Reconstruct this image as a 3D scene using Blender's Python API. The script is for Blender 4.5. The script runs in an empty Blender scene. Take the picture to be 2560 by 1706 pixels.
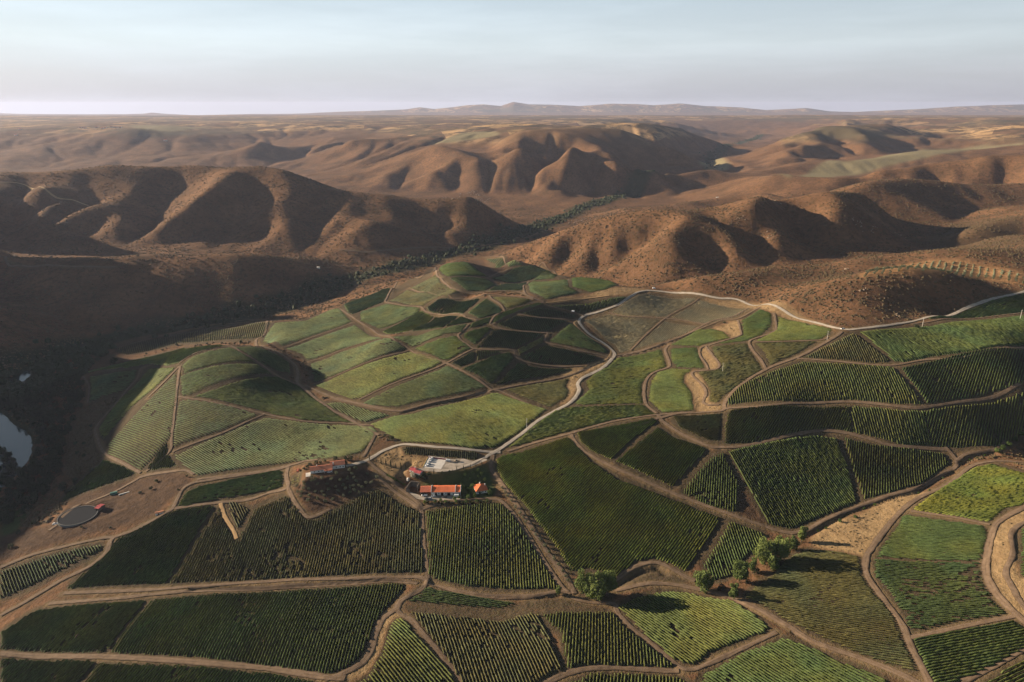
import bpy, math, random
import numpy as np
from mathutils import Vector, Matrix
R = math.radians
rng = np.random.RandomState(7)
random.seed(7)
SC = bpy.context.scene
COL = SC.collection

# ------------------------------------------------------------------ camera, sky, sun, exposure
HC = 320.0                      # metres of the drone above the farmyard
PITCH = R(19.0)
cam_d = bpy.data.cameras.new('camera')
cam_d.sensor_width = 36.0
cam_d.lens = 24.0
cam_d.clip_start = 1.0
cam_d.clip_end = 90000.0
cam = bpy.data.objects.new('camera', cam_d)
cam.location = (0, 0, HC)
cam.rotation_euler = (math.pi/2 - PITCH, 0, 0)
COL.objects.link(cam)
SC.camera = cam

SUN_EL = R(15)
SUN_AZ = R(18.0)                # how far the sun stands ahead of due left (-X)
sun_dir = Vector((-math.cos(SUN_AZ)*math.cos(SUN_EL), math.sin(SUN_AZ)*math.cos(SUN_EL), math.sin(SUN_EL)))
world = bpy.data.worlds.new('World')
SC.world = world
world.use_nodes = True
wn = world.node_tree.nodes; wl = world.node_tree.links
sky = wn.new('ShaderNodeTexSky')
sky.sky_type = 'NISHITA'
sky.sun_disc = False
sky.sun_elevation = SUN_EL
sky.sun_rotation = -(math.pi/2 - SUN_AZ)
sky.altitude = 500
sky.air_density = 1.0
sky.dust_density = 1.6
sky.ozone_density = 1.5
bgn = wn['Background']
SKY_STRENGTH = 0.024
bgn.inputs['Strength'].default_value = SKY_STRENGTH
# the thin veil of high cloud that greys the blue
tc = wn.new('ShaderNodeTexCoord')
mp = wn.new('ShaderNodeMapping'); mp.inputs['Scale'].default_value = (1.0, 1.0, 9.0)
mp.inputs['Rotation'].default_value = (R(2), R(3), R(20))
nz = wn.new('ShaderNodeTexNoise'); nz.inputs['Scale'].default_value = 2.6; nz.inputs['Detail'].default_value = 7; nz.inputs['Roughness'].default_value = 0.6
wl.new(tc.outputs['Generated'], mp.inputs['Vector']); wl.new(mp.outputs['Vector'], nz.inputs['Vector'])
rmp = wn.new('ShaderNodeMapRange'); rmp.inputs['From Min'].default_value = 0.42; rmp.inputs['From Max'].default_value = 0.78
rmp.inputs['To Min'].default_value = 0.80; rmp.inputs['To Max'].default_value = 0.93
wl.new(nz.outputs['Fac'], rmp.inputs['Value'])
hsv = wn.new('ShaderNodeMix'); hsv.data_type = 'RGBA'
sepz = wn.new('ShaderNodeSeparateXYZ'); wl.new(tc.outputs['Generated'], sepz.inputs[0])
vr = wn.new('ShaderNodeValToRGB'); wl.new(sepz.outputs['Z'], vr.inputs['Fac'])
e = vr.color_ramp.elements
e[0].position = 0.0; e[0].color = (9.4/16, 9.5/16, 10.9/16, 1)
e[1].position = 1.0; e[1].color = (1.5/16, 2.1/16, 2.8/16, 1)
for p_, c_ in ((.035, (11.2, 11.6, 12.6)), (.075, (12.8, 14.2, 15.0)), (.14, (10.8, 12.8, 14.2)), (.26, (5.6, 7.0, 8.2)), (.5, (2.8, 3.8, 4.8))):
    q_ = vr.color_ramp.elements.new(p_); q_.color = (c_[0]/16, c_[1]/16, c_[2]/16, 1)
vs_ = wn.new('ShaderNodeVectorMath'); vs_.operation = 'SCALE'; vs_.inputs['Scale'].default_value = 16
azr = wn.new('ShaderNodeMapRange'); azr.inputs['From Min'].default_value = -.5; azr.inputs['From Max'].default_value = .6
azr.inputs['To Min'].default_value = 1.06; azr.inputs['To Max'].default_value = .80
wl.new(sepz.outputs['X'], azr.inputs['Value'])
nz2 = wn.new('ShaderNodeMapRange'); nz2.inputs['From Min'].default_value = .42; nz2.inputs['From Max'].default_value = .66; nz2.inputs['To Min'].default_value = .985; nz2.inputs['To Max'].default_value = 1.025
wl.new(nz.outputs['Fac'], nz2.inputs['Value'])
mlt = wn.new('ShaderNodeMath'); mlt.operation = 'MULTIPLY'; wl.new(azr.outputs['Result'], mlt.inputs[0]); wl.new(nz2.outputs['Result'], mlt.inputs[1])
vs2 = wn.new('ShaderNodeVectorMath'); vs2.operation = 'SCALE'; wl.new(vs_.outputs[0], vs2.inputs[0]); wl.new(mlt.outputs[0], vs2.inputs['Scale'])
wl.new(vr.outputs['Color'], vs_.inputs[0]); wl.new(vs2.outputs[0], hsv.inputs['B'])
wl.new(rmp.outputs['Result'], hsv.inputs['Factor'])
wl.new(sky.outputs['Color'], hsv.inputs['A'])
wl.new(hsv.outputs['Result'], bgn.inputs['Color'])

sun_d = bpy.data.lights.new('sun', 'SUN')
sun_d.energy = 5.0
sun_d.angle = R(0.6)
sun_d.color = (1.0, 0.80, 0.58)
sun = bpy.data.objects.new('sun', sun_d)
sun.rotation_euler = sun_dir.to_track_quat('Z', 'Y').to_euler()
sun.location = (-300, 100, 600)
COL.objects.link(sun)

SC.view_settings.view_transform = 'Standard'
SC.view_settings.look = 'None'
SC.view_settings.exposure = 1.5
SC.view_settings.gamma = 1.0
SC.view_settings.use_curve_mapping = False
SC.render.engine = 'CYCLES'
SC.cycles.use_denoising = True
SC.cycles.max_bounces = 4
SC.cycles.diffuse_bounces = 2
SC.cycles.volume_bounces = 1
SC.cycles.transparent_max_bounces = 6

# ------------------------------------------------------------------ survey: plan positions taken off the photograph
SP, CP = math.sin(PITCH), math.cos(PITCH)
FPX = 1568.7
def crop(k, p):
    ox, oy, s = {'A': (827.2, 569.9, .2345), 'B': (1286.8, 643.4, .2345), 'C': (1562.5, 588.2, .34), 'D': (0, 716.9, .34), 'E': (0, 1034.9, .34),
                 'F': (781.3, 1034.9, .34), 'G': (1562.5, 1034.9, .34), 'H': (781.3, 588.2, .34), 'I': (643.4, 1011, .1172), 'J': (882.4, 1011, .1172),
                 'K': (0, 1057, .1953), 'P': (1268.4, 1176.5, .2735), '1': (0, 202.2, .34), '2': (781.3, 202.2, .34), '3': (1562.5, 202.2, .34), 'X': (0, 0, 1)}[k]
    return (ox + p[0]*s, oy + p[1]*s)
def slope(py):
    dy = (784 - py)/FPX
    return (SP - dy*CP)/(CP + dy*SP)
def onz(px, py, z):
    D = (HC - z)/slope(py)
    return atD(px, D, z)
def atD(px, D, z):
    ax = D*CP + (HC - z)*SP
    return ((px - 1176.5)/FPX*ax, D, z)

def vnoise(x, y, seed=0):
    xi = np.floor(x).astype(np.int64); yi = np.floor(y).astype(np.int64)
    xf = x - xi; yf = y - yi
    u = xf*xf*xf*(xf*(xf*6-15)+10); v = yf*yf*yf*(yf*(yf*6-15)+10)
    def h(a, b):
        n = (a*374761393 + b*668265263 + seed*974634777) & 0xFFFFFFFF
        n = ((n ^ (n >> 13))*1274126177) & 0xFFFFFFFF
        n = (n ^ (n >> 16)) & 0xFFFFFFFF
        return n.astype(np.float64)/4294967295.0
    a = h(xi, yi); b = h(xi+1, yi); c = h(xi, yi+1); d = h(xi+1, yi+1)
    return a + (b-a)*u + (c-a)*v + (a-b-c+d)*u*v
def fbm(x, y, s, octv=5, seed=0, gain=.5):
    t = 0; amp = 1; tot = 0
    for i in range(octv):
        t = t + amp*(vnoise(x/s, y/s, seed+i*17)*2-1); tot += amp; amp *= gain; s *= .5
        x, y = x*.8-y*.6, x*.6+y*.8
    return t/tot
def ridged(x, y, s, octv=4, seed=0):
    t = 0; amp = 1; tot = 0; w = 1
    for i in range(octv):
        n = 1-np.abs(vnoise(x/s, y/s, seed+i*31)*2-1)
        n = n*n
        t = t + amp*n*w; w = np.clip(n*1.6, 0, 1); tot += amp; amp *= .5; s *= .5
        x, y = x*.8-y*.6+13, x*.6+y*.8+7
    return t/tot
def sstep(a, b, x):
    t = np.clip((x-a)/(b-a), 0, 1)
    return t*t*(3-2*t)

# ---- heights: crests, gullies and valley floors (photo x, photo y, metres)
LINES = [
 # foreground
 [(0,1700,-30),(600,1700,-12),(1200,1700,-6),(1800,1700,4),(2353,1700,18)],
 [(0,1568,-30),(400,1568,-14),(800,1568,-3),(1200,1568,-3),(1600,1568,0),(2000,1568,9),(2353,1568,22)],
 [(-300,1420,-38),(0,1420,-34),(150,1372,-28),(380,1348,-23),(600,1338,-19),(800,1328,-15),(980,1330,-12),(1150,1355,-10),(1350,1368,-8),(1500,1350,-6),(1650,1345,-4),(1740,1290,-2),(1820,1237,0),(1900,1200,3),(2000,1160,6),(2110,1100,9),(2200,1060,11),(2353,1005,14),(2500,960,17)],
 [(0,1480,-28),(300,1450,-18),(700,1440,-7)],
 [(960,1430,-4),(1300,1450,-1)],
 [(1050,1250,-4),(1200,1250,-5)],
 [(1150,1040,4),(1200,1120,3),(1280,1250,-5),(1320,1310,-7)],
 [(1320,1003,13),(1450,1100,9),(1600,1160,4),(1700,1200,2)],
 [(1510,955,19),(1560,1000,19),(1640,1025,19)],
 [(1640,1025,19),(1690,1120,10),(1740,1200,2)],
 [(1885,993,20),(1930,1080,12),(1960,1150,5)],
 [(2180,1032,14),(2100,1090,10)],
 # lower right fields
 [(1800,1280,2),(1950,1230,6),(2050,1150,10)],
 [(2000,1300,9),(2050,1450,13),(2100,1568,14)],
 [(2250,1130,20),(2353,1100,26),(2500,1080,32)],
 [(2250,1300,22),(2353,1300,30),(2500,1300,38)],
 [(1750,1400,3),(1850,1480,5)],
 # farm knoll, terrace
 [(750,1075,9),(820,1065,8),(880,1035,8)],
 [(700,1190,-8),(760,1165,-5),(640,1120,-6)],
 [(1010,1062,8.5),(1090,1062,7)],
 [(1000,1140,0),(1060,1140,0),(1110,1130,0)],
 [(930,1150,-2),(960,1165,-3)],
 # left shelf
 [(450,1090,-12),(420,1160,-15),(330,1180,-20),(240,1250,-24)],
 [(180,1185,-25),(260,1160,-24)],
 [(60,1220,-36),(0,1250,-38),(0,1150,-52)],
 [(100,1300,-30),(0,1350,-34)],
 # dome
 [(200,862,-26),(300,835,-6),(420,806,18),(540,794,22),(620,808,15),(662,850,4)],
 [(415,850,16),(405,920,6),(395,1000,-5),(430,1085,-12)],
 [(300,900,-18),(250,960,-25),(232,1010,-29),(245,1080,-29)],
 [(330,1080,-22),(290,1110,-27)],
 [(550,880,14),(700,960,3),(850,1000,4)],
 [(620,1050,-4),(750,1040,2)],
 [(190,900,-34),(190,1000,-40),(160,1080,-42)],
 # long road east of the dome
 [(610,790,-6),(680,830,-6),(690,865,-5),(740,915,-3),(860,990,3),(900,1020,6)],
 # ditch of the middle fields
 [(735,905,-3),(830,935,2),(930,945,5),(1050,925,7),(1150,890,9),(1270,862,11),(1400,832,14)],
 [(1000,960,9),(1100,1000,7),(1200,960,8),(1260,945,7)],
 [(1130,1040,4),(1210,985,6),(1280,940,8),(1330,890,10),(1400,830,14),(1412,812,15)],
 # left long plots
 [(600,740,-20),(650,800,-6),(700,860,0)],
 [(780,705,-10),(870,770,4),(950,803,16),(1020,838,17),(1120,888,10)],
 [(700,760,-8),(800,790,3),(830,860,6),(900,900,9)],
 # crest of the middle hill
 [(900,785,22),(1000,765,34),(1060,745,40),(1130,715,45),(1200,690,47),(1300,688,44),(1400,680,45),(1485,668,45)],
 [(1100,672,36),(1150,680,42)],
 [(1050,800,29),(1110,760,38)],
 [(1150,800,30),(1250,780,29),(1320,745,32)],
 [(1150,850,18),(1250,830,19),(1350,800,21)],
 [(1000,880,12),(1050,860,15)],
 [(1330,735,28),(1370,780,22),(1412,812,15)],
 [(850,720,0),(900,735,6),(1000,735,18)],
 [(880,690,4),(960,705,20),(1040,716,33)],
 [(900,655,-6),(1000,685,20),(1075,690,30)],
 [(840,665,-14),(760,700,-18),(700,722,-22)],
 [(930,640,-4),(990,622,22),(1020,605,32),(1100,596,38),(1180,598,30)],
 [(1010,640,34),(1050,672,40),(1100,675,42)],
 [(1080,640,34),(1130,655,32),(1185,660,28)],
 [(1150,615,16),(1190,640,12),(1200,655,14)],
 [(1250,615,18),(1310,635,16)],
 [(1230,660,40),(1300,648,44),(1340,640,38),(1390,645,26),(1420,655,18)],
 [(1290,690,42),(1360,685,42)],
 [(1440,650,10),(1480,655,22)],
 # gravel road valley east side
 [(1480,670,44),(1560,672,44),(1660,685,46),(1760,699,50),(1850,728,57),(1935,757,64),(2050,748,66),(2150,728,68),(2250,700,70),(2353,672,78),(2500,640,84)],
 [(1500,730,34),(1450,780,22),(1430,800,16)],
 [(1620,730,38),(1560,770,28),(1530,800,24)],
 [(1700,740,46),(1640,790,36),(1600,840,28),(1560,880,22)],
 [(1830,760,54),(1740,830,42),(1665,935,26)],
 [(1500,850,18),(1480,900,16),(1400,930,12),(1420,870,14)],
 [(1580,930,19),(1610,950,21)],
 [(1935,757,64),(1850,820,50),(1760,870,39),(1665,935,26)],
 [(2060,840,56),(2110,930,40)],
 [(1900,990,21),(1800,940,32),(1780,930,33)],
 [(2200,900,46),(2250,960,32),(2300,1010,18)],
 [(2353,820,66),(2353,900,50),(2353,970,28)],
 [(2200,780,66),(2353,730,72)],
 # brown rounded hills behind the ridge road
 [(1500,660,46),(1580,650,57),(1700,636,69),(1790,641,66)],
 [(1640,630,56),(1735,612,68),(1810,603,74),(1880,612,70)],
 [(1780,690,62),(1902,656,86),(2000,640,97),(2106,629,103),(2200,640,96),(2242,652,86)],
 [(1850,735,58),(1950,745,66)],
 [(2000,735,68),(2150,715,64),(2260,690,64)],
 [(1830,625,68),(1960,590,84),(2050,578,92),(2130,572,98),(2240,585,102),(2320,618,92)],
 [(1860,648,66),(2050,612,78),(2250,625,84),(2353,640,88)],
 # main dark ridge
 [(1121,588,-20),(1190,566,16),(1257,546,44),(1339,528,68),(1395,508,84),(1495,491,104),(1572,484,113),(1700,466,128),(1790,447,140),(1868,442,138),(1930,437,136),(1990,440,130)],
 [(1250,615,-6),(1330,625,-4),(1430,640,2),(1520,645,16),(1640,625,26)],
 [(2127,566,38),(2150,535,44),(2195,498,56),(2230,476,66),(2353,450,84)],
 [(2160,550,56),(2220,520,78),(2353,475,100)],
 [(2150,572,60),(2250,550,80),(2353,530,96)],
 # ridges beyond, right
 [(1945,434,112),(2000,420,126),(2058,406,130),(2120,409,126),(2191,423,112),(2270,430,104),(2353,420,104)],
 [(1562,428,-8),(1664,416,14),(1720,406,52),(1780,399,84),(1821,409,76),(1900,400,92),(2015,382,124),(2055,386,118),(2127,400,102),(2230,390,118),(2353,372,148)],
 [(1430,478,0),(1562,467,16),(1647,454,28),(1740,445,50)],
 [(1739,402,24),(1830,378,60),(1902,365,76),(1953,370,74),(2050,355,92),(2120,341,110),(2242,335,124),(2353,326,136)],
 [(1610,376,-25),(1700,358,45),(1800,328,120),(1850,305,160),(1895,292,188),(1984,290,188),(2080,292,170)],
 [(2100,300,150),(2130,325,96),(2170,325,80)],
 [(2180,315,130),(2260,298,160),(2353,285,185)],
 [(1960,278,165),(2080,270,160),(2200,272,165),(2353,265,175)],
 # centre hills
 [(640,372,-5),(781,388,10),(830,392,20),(900,362,70),(999,335,138),(1040,345,124),(1097,363,100),(1155,375,80),(1205,388,60),(1245,405,35),(1290,430,0),(1330,445,-30)],
 [(1104,357,88),(1125,335,120),(1150,315,168),(1182,304,196),(1250,312,182),(1325,324,160),(1393,348,122),(1427,368,102),(1500,378,82),(1571,392,50),(1645,408,-10)],
 [(1461,321,130),(1512,336,122),(1571,350,90),(1620,375,30),(1655,402,-20)],
 [(1220,285,190),(1280,288,196),(1360,300,178)],
 [(1440,296,180),(1520,298,176),(1600,315,120),(1680,330,30)],
 # left hills
 [(-300,410,100),(0,394,135),(146,398,130),(200,386,142),(255,375,155),(340,386,142),(459,379,150),(527,382,148),(598,379,152),(646,392,140),(714,420,108),(781,437,88),(883,445,78),(971,464,58),(1010,455,68),(1080,442,82),(1111,454,68),(1135,475,40),(1190,508,-8)],
 [(755,572,-16),(790,530,14),(825,498,36),(866,503,32),(890,540,8),(900,570,-14)],
 [(-200,620,22),(0,600,28),(100,610,24),(204,613,21),(300,600,24),(340,593,26),(408,590,28),(500,582,30),(578,576,32),(646,586,20),(714,610,-4),(800,642,-38)],
 [(-200,700,-24),(0,690,-18),(200,680,-14),(400,660,-10),(560,645,-8)],
]
# flanks: crest line, foot line, then ribs (+) and gullies (-) given as photo x, photo y, metres proud of the flank
FACES = [
 ([(1121,588,-20),(1190,566,16),(1257,546,44),(1339,528,68),(1395,508,84),(1495,491,104),(1572,484,113),(1700,466,128),(1790,447,140),(1868,442,138),(1930,437,136),(1990,440,130)],
  [(1121,606,-30),(1250,617,-10),(1330,628,-6),(1430,642,2),(1520,646,16),(1640,627,26),(1750,612,30),(1850,603,32),(1953,594,34),(2127,568,38)],
  [[(1780,460,4),(1735,488,10),(1678,508,14),(1620,528,14),(1572,545,14),(1500,566,12),(1427,586,9),(1359,608,5)],
   [(1690,478,-8),(1630,500,-16),(1560,525,-20),(1500,546,-18),(1450,566,-14),(1385,590,-8)],
   [(1752,508,10),(1775,524,14),(1800,540,16),(1870,565,12),(1936,586,6)],
   [(1705,528,-16),(1738,560,-20),(1780,590,-12)],
   [(1640,540,8),(1690,570,10),(1720,600,6)], [(1600,560,-8),(1640,590,-10)], [(1560,570,6),(1600,610,6)],
   [(1806,466,-10),(1828,505,-24),(1853,545,-26),(1905,574,-14)],
   [(1872,458,6),(1888,490,14),(1908,530,14),(1935,565,8)],
   [(1965,450,10),(2005,480,22),(2045,520,24),(2080,555,14)],
   [(1335,548,-8),(1318,566,-12),(1300,590,-10)], [(1362,535,6),(1350,560,8),(1335,590,6)], [(1290,545,6),(1270,575,8)], [(1400,520,-6),(1385,545,-12),(1368,566,-10)],
   [(1432,512,-8),(1430,536,-14),(1436,556,-12)], [(1412,520,6),(1408,545,8)], [(1468,505,8),(1462,530,10)], [(1505,500,-10),(1490,522,-14),(1478,545,-12)], [(1540,495,6),(1530,515,6)]]),
 ([(-300,410,120),(0,394,135),(146,398,130),(200,386,142),(255,375,155),(340,386,142),(459,379,150),(527,382,148),(598,379,152),(646,392,140),(714,420,108),(781,437,88),(883,445,78),(971,464,58),(1010,455,68),(1080,442,82),(1111,454,68),(1135,475,40),(1190,508,-8)],
  [(-300,575,-4),(0,575,-6),(300,563,-8),(600,562,-10),(750,577,-16),(900,574,-18),(1050,568,-30),(1190,555,-38)],
  [[(555,402,14),(510,426,22),(440,466,26),(374,505,22),(352,530,12)], [(420,400,-14),(392,430,-22),(370,480,-20),(338,535,-8)],
   [(620,420,0),(640,470,2),(650,520,2)], [(700,460,-6),(720,500,-12),(700,545,-6)], [(560,440,-4),(520,490,-8),(490,540,-4)],
   [(0,420,14),(119,447,20),(187,467,18),(270,500,14)], [(60,430,-4),(200,420,-10),(300,440,-8)], [(0,470,-8),(120,482,-12),(230,515,-12)], [(60,505,8),(95,511,12),(150,525,10),(190,545,6)],
   [(780,500,8),(800,530,16),(825,500,26),(866,505,24),(890,540,14)], [(760,480,-2),(740,540,-8)], [(930,490,4),(950,530,6)], [(1000,480,-6),(1010,530,-8)], [(1075,470,6),(1085,520,6)]]),
 ([(700,360,60),(781,388,30),(900,362,70),(999,335,138),(1040,345,124),(1097,352,120),(1125,335,142),(1182,304,196),(1250,312,182),(1325,324,160),(1393,348,122),(1427,368,102),(1500,378,82),(1571,392,50),(1645,408,-10)],
  [(700,440,-24),(781,442,-28),(960,434,-24),(1100,444,-28),(1330,448,-36),(1500,440,-38),(1645,424,-40)],
  [[(1010,380,6),(1020,415,4)], [(960,375,-14),(930,410,-10)], [(1060,360,10),(1000,392,12),(970,420,8)], [(1045,390,-8),(1060,420,-8)], [(1121,369,14),(1189,382,20),(1233,399,20),(1257,418,16),(1300,436,8)],
   [(1150,350,-14),(1145,372,-18)], [(1190,330,14),(1165,350,16),(1150,362,10)], [(1225,340,-16),(1185,368,-20)], [(1245,345,18),(1222,360,20),(1196,384,16)], [(1262,350,-14),(1235,375,-20)], [(1300,338,20),(1280,360,22),(1258,380,20)],
   [(1302,360,-26),(1290,382,-32),(1266,412,-20)], [(1360,342,22),(1338,382,34),(1300,402,32),(1262,423,22)], [(1330,345,-6),(1318,372,-16)], [(1400,385,-14),(1420,420,-16)], [(1470,378,10),(1475,400,8)],
   [(890,380,10),(880,410,8)], [(850,385,-6),(850,420,-8)]]),
 ([(1610,376,-25),(1700,358,60),(1800,328,130),(1850,305,168),(1895,292,196),(1984,290,196),(2080,292,180),(2130,300,170)],
  [(1610,392,-35),(1700,388,0),(1766,380,20),(1900,368,40),(2000,360,60),(2130,342,90)],
  [[(1890,310,18),(1868,341,24),(1766,369,14)], [(1925,310,-20),(1930,345,-24)], [(1960,300,16),(1995,335,20),(2030,350,10)], [(1840,330,-10),(1780,350,-14)], [(2040,305,-14),(2060,335,-14)]]),
]
WPTS = [(0,1750,-6),(200,1760,-8),(400,1730,-8),(600,1740,-8),(750,1760,-14),(-300,1750,-6),(1100,2250,-40),(900,2350,-30),(700,2450,-25),(400,2500,-20),(0,2500,-10),(-300,2500,0),
 (600,3000,-30),(200,3000,-20),(0,3100,-10),(-400,3100,0),(900,2700,-35),(300,3500,-10),(700,3500,0),(1500,2500,-40),(1700,2450,0),(1950,2500,40),(2200,2300,60),(2200,2700,70),
 (2100,1400,48),(1900,1350,34),(1800,1260,36),(2000,1240,60),(0,1520,0),(300,1530,-4),(600,1540,-8),(2350,1400,70),(1700,1750,30),(1850,1800,48),(2000,1760,66),(2150,1760,74),(2300,1760,80),(1700,2250,-10),(1850,2300,16),(2000,2380,36),(2150,2350,56),(2300,2300,72),(1800,3200,16),(1950,3150,28),(2150,3120,56),(2300,3100,76),(1250,1750,-30),(1000,1900,-35),(450,900,-24),(520,930,-24),(350,900,-30),(600,950,-22),(1500,3900,60),(1300,5000,170)]
RIVER = [(-500,1500,-62),(-250,1250,-60),(-80,1110,-58),(15,1010,-57),(10,930,-57),(30,868,-56),(110,822,-55),(220,782,-54),(330,758,-53),(500,735,-52),(600,715,-51),(700,690,-50),(800,655,-49),(900,628,-48),(1000,602,-48),(1100,578,-47),(1200,545,-46),(1290,508,-45),(1340,482,-44),(1420,456,-43),(1520,440,-42),(1640,418,-40),(1625,382,-36),(1680,342,-30),(1750,312,-18)]
PLATEAU = [(-600,300,150),(0,300,150),(300,303,148),(600,315,138),(800,322,130),(950,310,150),(-600,350,40),(0,345,50),(300,350,40),(600,355,20),(780,352,60),
 (0,280,155),(600,280,158),(1000,285,165),(1500,275,175),(1900,262,190),(2353,262,185),(0,264,150),(1176,264,165),(2353,258,195),(3000,262,190),(-600,264,150)]

def build_ctrl():
    P = []
    def seg(line, step):
        q = [onz(*p) for p in line]
        P.append(q[0])
        for a, b in zip(q[:-1], q[1:]):
            d = math.hypot(a[0]-b[0], a[1]-b[1])
            n = max(1, min(6, int(d/step)))
            for i in range(1, n+1):
                t = i/n
                P.append(tuple(a[k]+(b[k]-a[k])*t for k in range(3)))
    for l in LINES: seg(l, 60)
    seg(RIVER, 90)
    for crest, foot, ribs in FACES:
        for rib in ribs:
            ln = []
            for px, py, off in rib:
                yc, zc = (float(np.interp(px, [q[0] for q in crest], [q[i] for q in crest])) for i in (1, 2))
                yb, zb = (float(np.interp(px, [q[0] for q in foot], [q[i] for q in foot])) for i in (1, 2))
                Dc = (HC-zc)/slope(yc); Db = (HC-zb)/slope(yb); s = slope(py); m = max(.05, (zc-zb)/max(60, Dc-Db))
                z = (zb + m*HC/s - m*Db)/(1+m/s)
                # the rib stands proud along the ground, so nudge it on its own line of sight
                ln.append((px, py, z+off*.42*(.35 if py == rib[0][1] else 1)))
            seg(ln, 60)
        for ln in (foot,): seg(ln, 90)
    for p in PLATEAU: P.append(onz(*p))
    for w in WPTS: P.append(atD(*w))
    # out past the frame; unseen high ground on the left is added to cast shade
    for x, y, z in [(-1400,300,150),(-1000,700,125),(-900,500,125),(-850,300,115),(-1000,900,120),(-1050,1100,190),(-1150,1300,235),(-1300,1500,250),(-1500,1750,210),(-1600,1000,230),(-1800,600,200),(-1900,1400,260),(900,300,60),(1200,700,110),(1500,1200,120),(1900,2000,150),(0,60,-4),(-400,80,-30),(500,80,30),
                    (-2600,1800,150),(-3000,2600,120),(2600,2800,160),(-800,200,0)]:
        P.append((x, y, z))
    P = np.array(P)
    # thin out near-coincident points
    keep = []
    for p in P:
        ok = True
        for k in keep:
            if (p[0]-k[0])**2+(p[1]-k[1])**2 < 14**2: ok = False; break
        if ok: keep.append(p)
    return np.array(keep)
CT = build_ctrl()
def rbf_fit(C, c=24.0, lam=1.5):
    n = len(C)
    d = np.sqrt((C[:,None,0]-C[None,:,0])**2 + (C[:,None,1]-C[None,:,1])**2 + c*c)
    M = np.zeros((n+1, n+1)); M[:n,:n] = -d; M[:n,:n][np.diag_indices(n)] += lam
    M[:n,n] = 1; M[n,:n] = 1
    b = np.append(C[:,2], 0)
    return np.linalg.solve(M, b)
RW = rbf_fit(CT)
def rbf(x, y, c=24.0):
    sh = x.shape; x = x.ravel(); y = y.ravel(); out = np.empty(len(x))
    cx = CT[:,0].astype(np.float32); cy = CT[:,1].astype(np.float32); w = RW[:-1].astype(np.float32)
    for i in range(0, len(x), 20000):
        a = x[i:i+20000].astype(np.float32); b = y[i:i+20000].astype(np.float32)
        d = np.sqrt((a[:,None]-cx)**2 + (b[:,None]-cy)**2 + np.float32(c*c))
        out[i:i+20000] = RW[-1] - d.dot(w)
    return out.reshape(sh)

# ---- the ground's survey grid (bearing x distance), also used to set things on the ground
NA = 830
ang = np.linspace(R(-57), R(57), NA)
rr = [150.0]
while rr[-1] < 30000:
    r_ = rr[-1]
    rr.append(r_*(1 + (.0075 if r_ < 290 else .0044 if r_ < 1700 else .006 if r_ < 5000 else .011)))
rr = np.array(rr); NR = len(rr)
AA, RRR = np.meshgrid(ang, rr)
GX = RRR*np.sin(AA); GY = RRR*np.cos(AA)
GZ = rbf(GX, GY)

def inpoly(x, y, poly):
    c = np.zeros(x.shape, bool); n = len(poly); j = n-1
    for i in range(n):
        xi, yi = poly[i][:2]; xj, yj = poly[j][:2]
        if yi != yj:
            c ^= ((yi > y) != (yj > y)) & (x < (xj-xi)*(y-yi)/(yj-yi)+xi)
        j = i
    return c
def dist_line(x, y, pts):
    d = np.full(x.shape, 1e9)
    for a, b in zip(pts[:-1], pts[1:]):
        ax, ay = a[:2]; bx, by = b[:2]
        L = (bx-ax)**2+(by-ay)**2+1e-9
        t = np.clip(((x-ax)*(bx-ax)+(y-ay)*(by-ay))/L, 0, 1)
        d = np.minimum(d, np.hypot(x-ax-t*(bx-ax), y-ay-t*(by-ay)))
    return d
def grid_ix(x, y):
    r = np.hypot(x, y); a = np.arctan2(x, y)
    fa = np.clip((a-ang[0])/(ang[1]-ang[0]), 0, NA-1.001)
    k = np.clip(np.searchsorted(rr, r)-1, 0, NR-2)
    fr = np.clip((r-rr[k])/(rr[k+1]-rr[k]), 0, 1)
    ia = fa.astype(int); fa = fa-ia
    return k, ia, fr, fa
def gh(x, y, G=None):
    G = GZ if G is None else G
    x = np.asarray(x, float); y = np.asarray(y, float)
    k, ia, fr, fa = grid_ix(x, y)
    return (G[k,ia]*(1-fr)*(1-fa)+G[k+1,ia]*fr*(1-fa)+G[k,ia+1]*(1-fr)*fa+G[k+1,ia+1]*fr*fa)
def h1(x, y): return float(gh(np.array([x]), np.array([y]))[0])
def land(pts, extra=0.0):
    """where lines of sight through these photo points meet the ground"""
    pts = np.array(pts, float)
    dx = (pts[:,0]-1176.5)/FPX; dy = (784-pts[:,1])/FPX
    vy = CP+dy*SP; vz = -SP+dy*CP
    t = np.exp(np.linspace(math.log(180), math.log(14000), 900))
    out = np.zeros((len(pts), 3))
    for i in range(len(pts)):
        X = dx[i]*t; Y = vy[i]*t; Z = HC+vz[i]*t
        g = gh(X, Y)+extra
        b = np.nonzero(Z < g)[0]
        k = b[0] if len(b) else len(t)-1
        lo = t[max(k-1,0)]; hi = t[k]
        for _ in range(22):
            m = .5*(lo+hi)
            if HC+vz[i]*m < h1(dx[i]*m, vy[i]*m)+extra: hi = m
            else: lo = m
        out[i] = (dx[i]*hi, vy[i]*hi, 0)
        out[i,2] = h1(out[i,0], out[i,1])
    return out
def L(k, pts): return land([crop(k, p) for p in pts])
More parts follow.
